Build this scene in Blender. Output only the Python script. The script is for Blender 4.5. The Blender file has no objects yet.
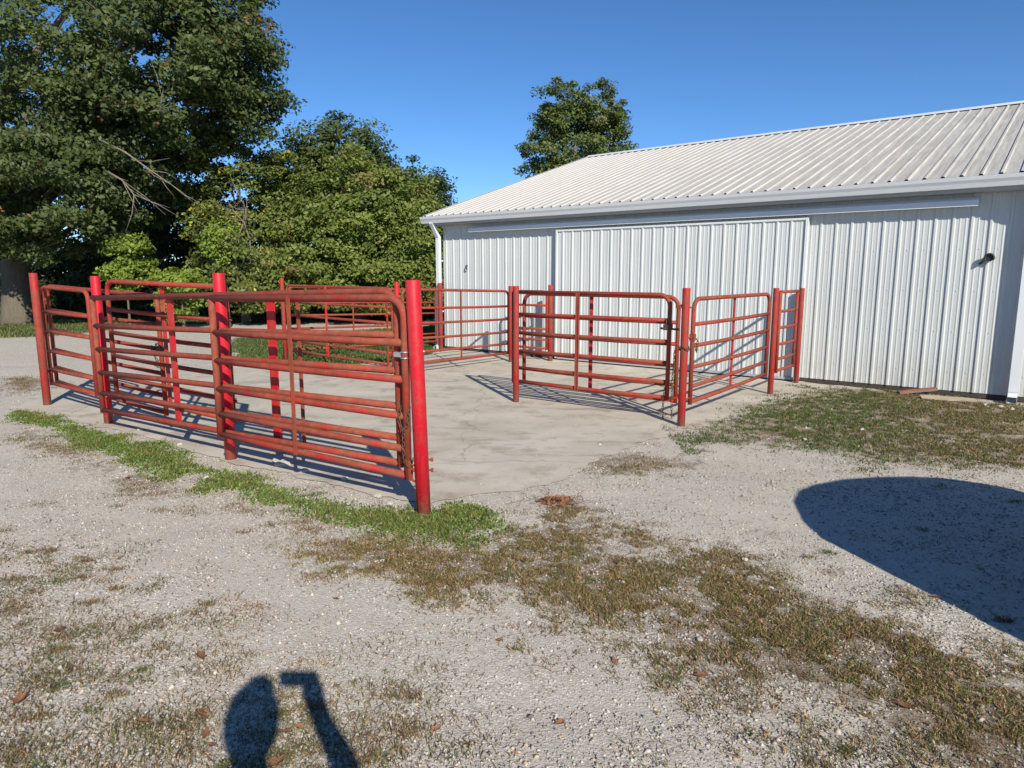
import bpy, bmesh, math, random
import numpy as np
from mathutils import Vector, Matrix
random.seed(7); rng = np.random.default_rng(7)
S = bpy.context.scene
COL = S.collection
PI = math.pi

# ------------------------------------------------------------------ camera
FPX, CAMH, HORIZ = 680.0, 1.78, 275.0
PITCH = math.atan((384 - HORIZ) / FPX)
cam = bpy.data.cameras.new('camera'); cam.sensor_fit = 'HORIZONTAL'; cam.sensor_width = 36
cam.lens = FPX / 1024 * 36; cam.clip_start = 0.03; cam.clip_end = 3000
co = bpy.data.objects.new('camera', cam); COL.objects.link(co)
co.location = (0, 0, CAMH); co.rotation_euler = (PI / 2 - PITCH, 0, 0)
S.camera = co

# ------------------------------------------------------------------ sky, sun, exposure
AZ, EL = math.radians(18.8), math.radians(31.0)      # shadows run 19 degrees left of straight ahead
SUN = Vector((math.sin(AZ) * math.cos(EL), -math.cos(AZ) * math.cos(EL), math.sin(EL)))
w = bpy.data.worlds.new('World'); S.world = w; w.use_nodes = True
nt = w.node_tree; bg = nt.nodes['Background']
sky = nt.nodes.new('ShaderNodeTexSky'); sky.sky_type = 'NISHITA'; sky.sun_disc = False
sky.sun_elevation = EL; sky.sun_rotation = PI - AZ
sky.air_density = 1.0; sky.dust_density = 0.0; sky.ozone_density = 5.0; sky.altitude = 3000
hsv = nt.nodes.new('ShaderNodeHueSaturation'); hsv.inputs['Saturation'].default_value = 1.12; hsv.inputs['Value'].default_value = 1.0
nt.links.new(sky.outputs[0], hsv.inputs['Color']); nt.links.new(hsv.outputs[0], bg.inputs[0]); bg.inputs[1].default_value = 0.110
sl = bpy.data.lights.new('sun', 'SUN'); sl.energy = 4.8; sl.angle = math.radians(0.55); sl.color = (1.0, 0.925, 0.80)
so = bpy.data.objects.new('sun', sl); COL.objects.link(so)
so.rotation_euler = (-SUN).to_track_quat('-Z', 'Y').to_euler(); so.location = (5, -12, 12)
S.view_settings.view_transform = 'Standard'; S.view_settings.look = 'None'
S.view_settings.exposure = 0.38; S.view_settings.gamma = 1.0; S.view_settings.use_curve_mapping = False
S.render.engine = 'CYCLES'

# ------------------------------------------------------------------ measuring helpers (pixel of the survey photo -> ground point)
cP, sP = math.cos(PITCH), math.sin(PITCH)
def gp(u, v):
    a = (u - 512) / FPX; b = (v - 384) / FPX
    r = (a, cP - b * sP, -(b * cP + sP)); t = -CAMH / r[2]
    return (r[0] * t, r[1] * t)
def hrow(v, y):
    """height above ground of image row v at distance y"""
    k = (v - 384) / FPX                       # k = -(z*cP+y*sP)/(y*cP-z*sP)
    return CAMH + -(y * sP + k * y * cP) / (cP - k * sP)

# ------------------------------------------------------------------ object helpers
def tag(o, label=None, cat=None, group=None, kind=None):
    if label: o['label'] = label
    if cat: o['category'] = cat
    if group: o['group'] = group
    if kind: o['kind'] = kind
    return o
def empty(name, loc=(0, 0, 0), rz=0, parent=None):
    o = bpy.data.objects.new(name, None); COL.objects.link(o); o.location = loc; o.rotation_euler = (0, 0, rz)
    o.empty_display_size = .2
    if parent: o.parent = parent
    return o
class MB:
    def __init__(s): s.v = []; s.f = []; s.sm = []
    def add(s, vs, fs, smooth=False):
        n = len(s.v); s.v += [tuple(p) for p in vs]; s.f += [tuple(i + n for i in f) for f in fs]; s.sm += [smooth] * len(fs)
        return s
    def box(s, x0, x1, y0, y1, z0, z1, M=None):
        vs = [(x, y, z) for z in (z0, z1) for y in (y0, y1) for x in (x0, x1)]
        if M is not None: vs = [tuple(M @ Vector(p)) for p in vs]
        return s.add(vs, [(0, 2, 3, 1), (4, 5, 7, 6), (0, 1, 5, 4), (2, 6, 7, 3), (0, 4, 6, 2), (1, 3, 7, 5)])
    def tube(s, pts, r, n=12, cap=True, rect=None):
        P = [Vector(p) for p in pts]; m = len(P)
        rs = r if isinstance(r, (list, tuple)) else [r] * m
        T = []
        for i in range(m):
            d = (P[min(i + 1, m - 1)] - P[max(i - 1, 0)]); T.append(d.normalized() if d.length > 1e-9 else Vector((0, 0, 1)))
        up = Vector((0, 0, 1)) if abs(T[0].z) < .9 else Vector((0, 1, 0))
        a = T[0].cross(up).normalized(); vs = []
        for i in range(m):
            a = (a - T[i] * a.dot(T[i])).normalized(); b = T[i].cross(a)
            for k in range(n):
                th = 2 * PI * k / n
                vs.append(P[i] + (a * math.cos(th) + b * math.sin(th)) * rs[i])
        fs = [(i * n + k, i * n + (k + 1) % n, (i + 1) * n + (k + 1) % n, (i + 1) * n + k) for i in range(m - 1) for k in range(n)]
        base = len(s.v)
        s.add(vs, fs, True)
        if cap:
            s.f.append(tuple(base + k for k in reversed(range(n)))); s.sm.append(False)
            s.f.append(tuple(base + (m - 1) * n + k for k in range(n))); s.sm.append(False)
        return s
    def ell(s, c, r, nu=12, nv=8):
        vs = [(c[0], c[1], c[2] - r[2])]
        for j in range(1, nv):
            ph = -PI / 2 + PI * j / nv
            for i in range(nu):
                th = 2 * PI * i / nu
                vs.append((c[0] + r[0] * math.cos(ph) * math.cos(th), c[1] + r[1] * math.cos(ph) * math.sin(th), c[2] + r[2] * math.sin(ph)))
        vs.append((c[0], c[1], c[2] + r[2])); fs = []
        for i in range(nu):
            fs.append((0, 1 + (i + 1) % nu, 1 + i)); L = 1 + (nv - 2) * nu; fs.append((L + i, L + (i + 1) % nu, len(vs) - 1))
            for j in range(nv - 2):
                a = 1 + j * nu; b = a + nu
                fs.append((a + i, a + (i + 1) % nu, b + (i + 1) % nu, b + i))
        return s.add(vs, fs, True)
    def build(s, name, mat, parent=None, loc=None, rz=0):
        me = bpy.data.meshes.new(name); me.from_pydata(s.v, [], s.f); me.update()
        me.polygons.foreach_set('use_smooth', s.sm)
        me.materials.append(mat)
        o = bpy.data.objects.new(name, me); COL.objects.link(o)
        if parent: o.parent = parent
        if loc is not None: o.location = loc; o.rotation_euler = (0, 0, rz)
        return o
def npmesh(name, V, F, mat, color=None, parent=None, smooth=False):
    """V (n,3), F (m,k) constant k"""
    me = bpy.data.meshes.new(name); n, (m, k) = len(V), F.shape
    me.vertices.add(n); me.vertices.foreach_set('co', V.astype(np.float32).ravel())
    me.loops.add(m * k); me.loops.foreach_set('vertex_index', F.astype(np.int32).ravel())
    me.polygons.add(m); me.polygons.foreach_set('loop_start', (np.arange(m) * k).astype(np.int32))
    me.polygons.foreach_set('loop_total', np.full(m, k, np.int32))
    if smooth: me.polygons.foreach_set('use_smooth', np.ones(m, bool))
    me.update(calc_edges=True); me.validate()
    if color is not None:
        a = me.color_attributes.new('tone', 'FLOAT_COLOR', 'POINT')
        c4 = np.ones((n, 4), np.float32); c4[:, :3] = color; a.data.foreach_set('color', c4.ravel())
    me.materials.append(mat)
    o = bpy.data.objects.new(name, me); COL.objects.link(o)
    if parent: o.parent = parent
    return o

# ------------------------------------------------------------------ materials
class NM:
    def __init__(s, name):
        s.m = bpy.data.materials.new(name); s.m.use_nodes = True; s.t = s.m.node_tree; s.b = s.t.nodes['Principled BSDF']
        s.out = s.t.nodes['Material Output']
    def n(s, typ, **kw):
        nd = s.t.nodes.new('ShaderNode' + typ)
        for k, v in kw.items():
            if k in nd.inputs.keys(): nd.inputs[k].default_value = v
            else: setattr(nd, k, v)
        return nd
    def l(s, a, b): s.t.links.new(a, b)
    def set(s, **kw):
        for k, v in kw.items(): s.b.inputs[k.replace('_', ' ')].default_value = v
        return s
    def tc(s, which='Object', scale=(1, 1, 1), rot=(0, 0, 0)):
        t = s.n('TexCoord'); mp = s.n('Mapping'); mp.inputs['Scale'].default_value = scale; mp.inputs['Rotation'].default_value = rot
        s.l(t.outputs[which], mp.inputs[0]); return mp.outputs[0]
    def noise(s, vec, scale, detail=4, rough=.55):
        nd = s.n('TexNoise'); nd.inputs['Scale'].default_value = scale; nd.inputs['Detail'].default_value = detail
        nd.inputs['Roughness'].default_value = rough; s.l(vec, nd.inputs['Vector']); return nd.outputs['Fac']
    def vor(s, vec, scale, feat='F1'):
        nd = s.n('TexVoronoi'); nd.inputs['Scale'].default_value = scale; nd.feature = feat; s.l(vec, nd.inputs['Vector']); return nd
    def ramp(s, fac, stops):
        r = s.n('ValToRGB'); e = r.color_ramp.elements
        while len(e) < len(stops): e.new(.5)
        for k, (p, c) in enumerate(stops):
            e[k].position = p; e[k].color = (c, c, c, 1) if not isinstance(c, tuple) else (*c, 1)
        s.l(fac, r.inputs[0]); return r.outputs[0]
    def mix(s, fac, a, b, blend='MIX'):
        m = s.n('Mix', data_type='RGBA', blend_type=blend)
        for sock, v in ((m.inputs[0], fac), (m.inputs[6], a), (m.inputs[7], b)):
            if hasattr(v, 'is_linked'): s.l(v, sock)
            elif isinstance(v, tuple): sock.default_value = (*v, 1)
            else: sock.default_value = v
        return m.outputs[2]
    def math(s, op, a, b=0.0, c=None, clamp=False):
        m = s.n('Math', operation=op, use_clamp=clamp)
        for sock, v in zip(m.inputs, (a, b) if c is None else (a, b, c)):
            if hasattr(v, 'is_linked'): s.l(v, sock)
            else: sock.default_value = v
        return m.outputs[0]
    def bump(s, h, strength=.3, dist=.01, normal=None):
        b = s.n('Bump'); b.inputs['Strength'].default_value = strength; b.inputs['Distance'].default_value = dist
        s.l(h, b.inputs['Height'])
        if normal is not None: s.l(normal, b.inputs['Normal'])
        return b.outputs[0]
    def col(s, c): s.l(c, s.b.inputs['Base Color'])
    def nrm(s, c): s.l(c, s.b.inputs['Normal'])
    def rgh(s, c): s.l(c, s.b.inputs['Roughness'])

def mat_paint(name, red, rust, lo, hi, rough=.45, base=False):
    m = NM(name); v = m.tc('Object')
    inf = m.n('ObjectInfo')
    a = m.noise(v, 4.0, 6, .65); b = m.noise(v, 45, 4, .6)
    geo = m.n('NewGeometry'); sep = m.n('SeparateXYZ'); m.l(geo.outputs['Normal'], sep.inputs[0])
    f = m.math('ADD', m.math('MULTIPLY', a, .75), m.math('MULTIPLY', b, .3))
    f = m.math('ADD', f, m.math('MULTIPLY', sep.outputs[2], .035))
    f = m.math('ADD', f, m.math('MULTIPLY', m.math('SUBTRACT', inf.outputs['Random'], .5), .07))
    k = m.ramp(f, [(lo, 0.0), (hi, 1.0)])
    r2 = m.mix(m.ramp(m.noise(v, 12, 5, .7), [(.4, 0.), (.65, 1.)]), rust, tuple(min(1, c * 1.45) for c in rust))
    c = m.mix(k, red, r2)
    spk = m.ramp(m.noise(v, 120, 3, .7), [(.66, 0.), (.74, 1.)])
    c = m.mix(m.math('MULTIPLY', spk, .6), c, (.12, .045, .03))
    if base:
        tq = m.n('TexCoord'); sq = m.n('SeparateXYZ'); m.l(tq.outputs['Object'], sq.inputs[0])
        foot = m.math('ADD', m.math('SUBTRACT', 1.0, m.math('MULTIPLY', sq.outputs[2], 4.0), clamp=True), m.math('MULTIPLY', m.math('SUBTRACT', b, .5), 2.2))
        c = m.mix(m.ramp(foot, [(.35, 0.), (.9, .8)]), c, (.23, .12, .085))
        chip = m.ramp(m.noise(m.tc('Object', (1, 1, .6)), 26, 6, .75), [(.60, 0.), (.645, 1.)])
        c = m.mix(m.math('MULTIPLY', chip, .75), c, (.17, .055, .04))
        c = m.mix(m.math('MULTIPLY', m.ramp(m.noise(m.tc('Object', (1, 1, .12)), 9, 5, .7), [(.48, 0.), (.75, 1.)]), .4), c, (.46, .10, .09))
    m.col(c); m.rgh(m.ramp(k, [(0., rough), (1., .78)]))
    m.nrm(m.bump(m.math('ADD', m.noise(v, 60, 4, .7), m.math('MULTIPLY', k, .5)), .25, .003))
    m.set(Specular_IOR_Level=.28)
    return m.m
M = {}
M['rail'] = mat_paint('weathered_red_pipe', (.38, .018, .015), (.205, .052, .030), .37, .56, .58)
M['post'] = mat_paint('bright_red_post_paint', (.50, .010, .022), (.28, .045, .035), .54, .72, .42, True)
M['postfar'] = mat_paint('faded_red_post_paint', (.40, .015, .016), (.19, .045, .030), .42, .60, .5, True)
M['stay'] = mat_paint('red_strap_paint', (.50, .012, .02), (.30, .06, .035), .48, .64, .42)
def simple(name, c, rough=.6, metal=0, nscale=20, amt=.25, bump=.1):
    m = NM(name); v = m.tc('Object'); f = m.noise(v, nscale, 5, .6)
    m.col(m.mix(f, tuple(x * (1 - amt) for x in c), tuple(min(1, x * (1 + amt)) for x in c)))
    m.set(Roughness=rough, Metallic=metal)
    if bump: m.nrm(m.bump(f, bump, .005))
    return m.m
M['galv'] = simple('galvanised_steel', (.55, .57, .6), .38, .8, 40)
M['chain'] = simple('rusty_chain_steel', (.13, .075, .05), .7, .5, 60)
M['black'] = simple('black_plastic', (.02, .02, .022), .5, 0)
M['wood'] = simple('weathered_red_board', (.22, .11, .075), .85, 0, 15, .4, .4)
M['plank'] = simple('grey_tan_plank', (.42, .34, .25), .9, 0, 15, .25, .3)

def mat_wall(name, base, dirt=.5):
    m = NM(name); v = m.tc('Object'); t = m.n('TexCoord'); sp = m.n('SeparateXYZ'); m.l(t.outputs['Object'], sp.inputs[0])
    big = m.noise(v, .7, 3); st = m.noise(m.tc('Object', (9, 9, .6)), 1.6, 5, .65)
    c = m.mix(m.ramp(big, [(.3, 0.), (.7, 1.)]), base, tuple(x * .93 for x in base))
    c = m.mix(m.math('MULTIPLY', m.ramp(st, [(.5, 0.), (.75, 1.)]), .28), c, (.42, .40, .35))
    low = m.math('MULTIPLY', m.ramp(sp.outputs[2], [(0., 1.), (.75, 0.)]), m.ramp(m.noise(v, 5, 5, .7), [(.35, .1), (.7, 1.)]))
    c = m.mix(m.math('MULTIPLY', low, dirt), c, (.36, .31, .24))
    m.col(c); m.set(Roughness=.42, Specular_IOR_Level=.45)
    m.nrm(m.bump(m.noise(v, 2.2, 2), .06, .02))
    return m.m
M['wall'] = mat_wall('white_ribbed_steel_wall', (.53, .56, .555))
M['door'] = mat_wall('white_ribbed_steel_door', (.55, .58, .575), .4)
M['trim'] = mat_wall('white_steel_trim', (.66, .69, .70), .2)
M['gutter'] = simple('white_painted_gutter', (.66, .69, .71), .35, 0, 3, .05, 0)
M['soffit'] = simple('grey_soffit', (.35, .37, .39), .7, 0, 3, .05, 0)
m = NM('weathered_white_roof_steel'); v = m.tc('Object')
stx = m.noise(m.tc('Object', (16, .8, 1)), 1.0, 7, .75)
t = m.n('TexCoord'); sp = m.n('SeparateXYZ'); m.l(t.outputs['Object'], sp.inputs[0])
gr = m.ramp(m.math('DIVIDE', sp.outputs[0], 14.0), [(.15, .25), (.75, 1.)])
mild = m.math('MULTIPLY', m.ramp(stx, [(.40, 0.), (.68, 1.)]), gr)
c = m.mix(mild, (.53, .51, .465), (.30, .28, .25))
c = m.mix(m.math('MULTIPLY', m.ramp(m.noise(v, 22, 5, .7), [(.55, 0.), (.75, 1.)]), .45), c, (.27, .24, .20))
m.col(c); m.set(Roughness=.55, Specular_IOR_Level=.3); m.nrm(m.bump(stx, .08, .01)); M['roof'] = m.m

def mat_tone(name, rough=.8, trans=0.0, spec=.3, bumpn=0):
    m = NM(name); a = m.n('Attribute', attribute_name='tone')
    m.set(Roughness=rough, Specular_IOR_Level=spec)
    if bumpn:
        v = m.tc('Object'); nz = m.noise(v, bumpn, 3)
        m.col(m.mix(nz, m.mix(.3, a.outputs[0], (.1, .09, .08)), a.outputs[0])); m.nrm(m.bump(nz, .3, .003))
    else: m.col(a.outputs[0])
    if trans:
        tr = m.n('BsdfTranslucent'); m.l(m.mix(1.0, a.outputs[0], (1.0, 1.1, .55), 'MULTIPLY'), tr.inputs[0])
        mx = m.n('MixShader'); mx.inputs[0].default_value = trans
        m.l(m.b.outputs[0], mx.inputs[1]); m.l(tr.outputs[0], mx.inputs[2]); m.l(mx.outputs[0], m.out.inputs[0])
    return m.m
M['leaf'] = mat_tone('tree_leaves', .55, .28, .35)
M['blade'] = mat_tone('grass_blades', .6, .25, .25)
M['stone'] = mat_tone('crushed_limestone', .9, 0, .2, 150)
m = NM('grey_bark'); v = m.tc('Object', (1, 1, .18)); f = m.noise(v, 14, 6, .7); f2 = m.noise(m.tc('Object'), 2, 4)
m.col(m.mix(f, (.06, .05, .038), m.mix(f2, (.25, .205, .15), (.16, .135, .10)))); m.set(Roughness=.95); m.nrm(m.bump(f, .9, .05)); M['bark'] = m.m
M['dead'] = simple('bleached_dead_wood', (.19, .165, .13), .9, 0, 12, .3, .3)

# ------------------------------------------------------------------ ground zones (all in metres on the ground)
def poly(pts): return np.array([gp(u, v) for u, v in pts])
def sdist(P, X, Y):
    """signed distance, positive inside"""
    ins = np.zeros(X.shape, bool); dm = np.full(X.shape, 1e9); n = len(P)
    for i in range(n):
        x0, y0 = P[i]; x1, y1 = P[(i + 1) % n]
        c = ((y0 > Y) != (y1 > Y)) & (X < (x1 - x0) * (Y - y0) / ((y1 - y0) if abs(y1 - y0) > 1e-9 else 1e-9) + x0)
        ins ^= c
        dx, dy = x1 - x0, y1 - y0; t = np.clip(((X - x0) * dx + (Y - y0) * dy) / (dx * dx + dy * dy + 1e-12), 0, 1)
        dm = np.minimum(dm, np.hypot(X - x0 - t * dx, Y - y0 - t * dy))
    return np.where(ins, dm, -dm)
def vnoise(X, Y, scale, seed=0):
    r = np.random.default_rng(seed); tab = r.random((256, 256)); x = X * scale + 1000; y = Y * scale + 1000
    xi = np.floor(x).astype(int); yi = np.floor(y).astype(int); fx = x - xi; fy = y - yi
    fx = fx * fx * (3 - 2 * fx); fy = fy * fy * (3 - 2 * fy); g = lambda a, b: tab[a % 256, b % 256]
    return (g(xi, yi) * (1 - fx) + g(xi + 1, yi) * fx) * (1 - fy) + (g(xi, yi + 1) * (1 - fx) + g(xi + 1, yi + 1) * fx) * fy
def fbm(X, Y, s, seed=0): return .5 * vnoise(X, Y, s, seed) + .3 * vnoise(X, Y, s * 2.1, seed + 1) + .2 * vnoise(X, Y, s * 4.3, seed + 2)

SLAB = poly([(14, 410), (40, 392), (75, 385), (150, 377), (240, 366), (330, 368), (398, 364), (436, 352)])
BD = Vector((0.7844, -0.6202, 0)); BC = Vector((-1.6366, 16.537, 0)); BN = Vector((-0.6202, -0.7844, 0))
def bpt(s, n=0, z=0): p = BC + BD * s + BN * n; return (p.x, p.y, z)
SLAB = np.vstack([SLAB, [bpt(0.3, -.2)[:2]], [bpt(8.4, -.2)[:2]], poly([(796, 388), (772, 399), (735, 413), (692, 431), (650, 440), (602, 458), (566, 478), (520, 490), (470, 497), (425, 506), (330, 484), (232, 462), (160, 442), (106, 428), (60, 420)])])
GREEN = [poly([(18, 412), (60, 418), (112, 437), (150, 446), (190, 458), (186, 474), (150, 468), (112, 451), (60, 430), (22, 418)]),
         poly([(198, 468), (240, 477), (300, 494), (345, 508), (398, 520), (432, 513), (470, 510), (506, 515), (500, 528), (464, 543), (400, 538), (330, 520), (262, 499), (205, 481)])]
DEAD = [poly([(330, 538), (400, 545), (480, 548), (520, 532), (560, 520), (620, 540), (700, 556), (790, 596), (840, 618), (905, 632), (960, 640), (1100, 700), (1090, 800), (960, 790), (860, 724), (760, 690), (690, 664), (600, 628), (520, 602), (430, 584), (370, 566)]),
        poly([(700, 440), (735, 420), (780, 400), (815, 388), (900, 390), (1000, 402), (1080, 414), (1080, 470), (1024, 466), (900, 460), (800, 452)]),
        poly([(580, 462), (640, 456), (700, 462), (660, 476), (600, 480)]),
        poly([(0, 378), (48, 376), (50, 388), (20, 394), (0, 396)]),
        poly([(20, 420), (60, 440), (110, 462), (160, 484), (180, 497), (140, 496), (90, 478), (40, 450), (10, 432)])]
LAWN = [poly([(-700, 345), (0, 338), (60, 336), (110, 329), (230, 322), (440, 319.5), (700, 316), (700, 290), (-700, 290)]),
        poly([(234, 339), (300, 335), (360, 331), (436, 326), (443, 340), (437, 350), (398, 362), (330, 366), (240, 363)])]
def zone(ps, X, Y, soft, jit=.0, seed=3):
    d = np.full(X.shape, -1e9)
    for p in ps: d = np.maximum(d, sdist(p, X, Y))
    if jit: d = d + (fbm(X, Y, 2.2, seed) - .5) * jit
    return np.clip(.5 + d / soft, 0, 1)

def axis(lo, a, b, hi, st):
    mid = list(np.arange(a, b + 1e-6, st)); left = []; x = a; s = st
    while x > lo: s *= 1.35; x -= s; left.append(max(x, lo))
    right = []; x = b; s = st
    while x < hi: s *= 1.35; x += s; right.append(min(x, hi))
    return np.array(left[::-1] + mid + right)
gx = axis(-900, -10, 9, 900, .07); gy = axis(-60, 1.0, 17, 1500, .07)
X, Y = np.meshgrid(gx, gy)
near = np.clip((22 - np.hypot(X, Y)) / 6, 0, 1)
zg = ((fbm(X, Y, 1.1, 5) - .5) * .035 + (fbm(X, Y, 5, 8) - .5) * .012) * near * np.clip(.5 - sdist(SLAB, X, Y) / .5, .0, 1) * np.clip((.4 - sdist(SLAB, X, Y)) , .2, 1) - .006 * near
V = np.stack([X.ravel(), Y.ravel(), zg.ravel()], 1)
nx, ny = len(gx), len(gy); I = np.arange(nx * ny).reshape(ny, nx)
F = np.stack([I[:-1, :-1].ravel(), I[:-1, 1:].ravel(), I[1:, 1:].ravel(), I[1:, :-1].ravel()], 1)
gr_ = np.maximum(.55 * zone(GREEN, X, Y, .3, .5), zone(LAWN, X, Y, .5, .5))
far = np.hypot(X, Y) > 45; gr_ = np.where(far, 1, gr_)
dd_ = zone(DEAD, X, Y, .45, .8)
TRK = [poly([(-60, 395), (0, 405), (60, 450), (130, 490), (250, 528), (420, 600), (600, 672), (780, 768), (540, 790), (400, 690), (250, 606), (100, 545), (0, 510), (-80, 500)]), poly([(430, 500), (600, 452), (700, 432), (830, 448), (1100, 480), (1100, 620), (1024, 640), (830, 560), (700, 520), (560, 505)])]
dirt_ = zone(TRK, X, Y, .7, .8) + 0 * np.clip((sdist(poly([(380, 500), (600, 450), (700, 430), (830, 450), (1100, 500), (1100, 560), (900, 520), (700, 500), (560, 520), (470, 520)]), X, Y) + .3) / .6, 0, 1)
ground_col = np.stack([gr_.ravel(), dd_.ravel(), dirt_.ravel()], 1)

m = NM('gravel_yard_ground'); v = m.tc('Object')
at = m.n('Attribute', attribute_name='tone'); sep = m.n('SeparateColor'); m.l(at.outputs[0], sep.inputs[0])
v1 = m.vor(v, 85); v2 = m.vor(v, 190); v3 = m.vor(v, 38)
r1 = m.n('SeparateColor'); m.l(v1.outputs['Color'], r1.inputs[0]); r2 = m.n('SeparateColor'); m.l(v2.outputs['Color'], r2.inputs[0])
stones = m.ramp(r1.outputs[0], [(0., (.22, .185, .145)), (.3, (.42, .38, .325)), (.7, (.57, .53, .465)), (1., (.80, .765, .70))])
fines = m.ramp(r2.outputs[0], [(0., (.34, .30, .25)), (.5, (.49, .45, .39)), (1., (.64, .60, .53))])
pat = m.ramp(m.noise(v, 2.0, 5, .65), [(.38, 0.), (.60, 1.)])
c = m.mix(pat, stones, fines)
mac = m.noise(v, .45, 4, .6)
c = m.mix(m.ramp(mac, [(.35, 0.), (.65, .35)]), c, m.mix(.6, c, (.40, .33, .24)))
c = m.mix(m.math('MULTIPLY', m.ramp(m.noise(v, 7, 6, .75), [(.55, 0.), (.70, 1.)]), .45), c, (.25, .21, .16))
c = m.mix(m.math('MULTIPLY', sep.outputs[2], .6), c, m.mix(m.noise(v, 110, 3, .8), (.34, .305, .255), (.62, .58, .51)))
dn = m.noise(v, 9, 6, .75)
dmask = m.math('MULTIPLY', m.ramp(m.math('ADD', sep.outputs[1], m.math('MULTIPLY', m.math('SUBTRACT', dn, .5), 3.2)), [(.40, 0.), (.95, 1.)]), .8)
thatch = m.mix(m.noise(v, 40, 5, .7), (.10, .07, .04), (.27, .20, .125))
c = m.mix(dmask, c, thatch)
gmask = m.ramp(m.math('ADD', sep.outputs[0], m.math('MULTIPLY', m.math('SUBTRACT', dn, .5), 1.6)), [(.35, 0.), (.75, 1.)])
lawn = m.mix(m.noise(v, 1.2, 6, .7), (.055, .085, .022), m.mix(m.noise(v, 25, 4), (.10, .13, .04), (.17, .16, .075)))
c = m.mix(gmask, c, lawn)
m.col(c); m.set(Roughness=.95, Specular_IOR_Level=.15)
hh = m.math('ADD', m.math('MULTIPLY', v1.outputs['Distance'], -1.0), m.math('MULTIPLY', v2.outputs['Distance'], -.5))
n1 = m.bump(hh, .5, .006)
m.nrm(m.bump(m.noise(v, 55, 6, .75), .35, .008, n1)); M['ground'] = m.m
tag(npmesh('ground', V, F, M['ground'], ground_col, smooth=True), kind='structure')

# concrete apron of the pen: a thin ragged-edged slab over the gravel
def resample(P, st):
    out = []
    for i in range(len(P)):
        a, b = P[i], P[(i + 1) % len(P)]; L = np.hypot(*(b - a)); k = max(1, int(L / st))
        for j in range(k): out.append(a + (b - a) * j / k)
    return np.array(out)
sp_ = resample(SLAB, .06); nrm_ = np.roll(sp_, -1, 0) - np.roll(sp_, 1, 0); nrm_ = np.stack([nrm_[:, 1], -nrm_[:, 0]], 1) / np.maximum(np.hypot(nrm_[:, 0], nrm_[:, 1])[:, None], 1e-6)
sp_ = sp_ + nrm_ * ((fbm(sp_[:, 0], sp_[:, 1], 3.5, 21) - .5) * .22)[:, None] + nrm_ * ((fbm(sp_[:, 0], sp_[:, 1], 14, 22) - .5) * .05)[:, None]
m = NM('stained_concrete'); v = m.tc('Object')
c = m.mix(m.ramp(m.noise(v, 1.1, 6, .65), [(.3, 0.), (.7, 1.)]), (.42, .375, .30), (.56, .515, .435))
c = m.mix(m.math('MULTIPLY', m.ramp(m.noise(v, 2.3, 6, .7), [(.52, 0.), (.66, 1.)]), .6), c, (.25, .20, .145))
c = m.mix(m.math('MULTIPLY', m.ramp(m.noise(m.tc('Object', (1, 1.6, 1)), 5, 7, .8), [(.60, 0.), (.70, 1.)]), .75), c, (.13, .095, .065))
crk = m.vor(m.tc('Object'), .26, 'DISTANCE_TO_EDGE')
nzc = m.n('TexNoise'); nzc.inputs['Scale'].default_value = 2.5; m.l(v, nzc.inputs['Vector']); va = m.n('VectorMath', operation='MULTIPLY_ADD'); m.l(nzc.outputs['Color'], va.inputs[0]); va.inputs[1].default_value = (.5, .5, 0); m.l(v, va.inputs[2]); m.l(va.outputs[0], crk.inputs['Vector'])
c = m.mix(m.math('MULTIPLY', m.ramp(crk.outputs['Distance'], [(0.0, 1.), (.003, 0.)]), .38), c, (.13, .11, .09))
c = m.mix(m.math('MULTIPLY', m.ramp(m.noise(m.tc('Object', (.6, 2.0, 1), (0, 0, .6)), 1.3, 6, .6), [(.57, 0.), (.66, 1.)]), .6), c, (.25, .225, .19))
c = m.mix(m.math('MULTIPLY', m.ramp(m.noise(v, 60, 4, .7), [(.5, 0.), (.7, 1.)]), .35), c, (.56, .53, .48))
c = m.mix(m.math('MULTIPLY', m.ramp(m.noise(v, 35, 5, .8), [(.66, 0.), (.72, 1.)]), .7), c, (.12, .10, .075))
m.col(c); m.set(Roughness=.9, Specular_IOR_Level=.2); m.nrm(m.bump(m.noise(v, 70, 5, .7), .35, .006, m.bump(m.noise(v, 3, 4), .3, .03))); M['conc'] = m.m
bm = bmesh.new(); vt = [bm.verts.new((x, y, .0035)) for x, y in sp_]; vb = [bm.verts.new((x, y, -.03)) for x, y in sp_ + nrm_ * .09]
bm.faces.new(vt)
for i in range(len(vt)): j = (i + 1) % len(vt); bm.faces.new((vt[i], vb[i], vb[j], vt[j]))
bmesh.ops.recalc_face_normals(bm, faces=bm.faces); me = bpy.data.meshes.new('concrete_apron'); bm.to_mesh(me); bm.free(); me.materials.append(M['conc'])
slab = bpy.data.objects.new('concrete_apron', me); COL.objects.link(slab); tag(slab, kind='structure')

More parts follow.
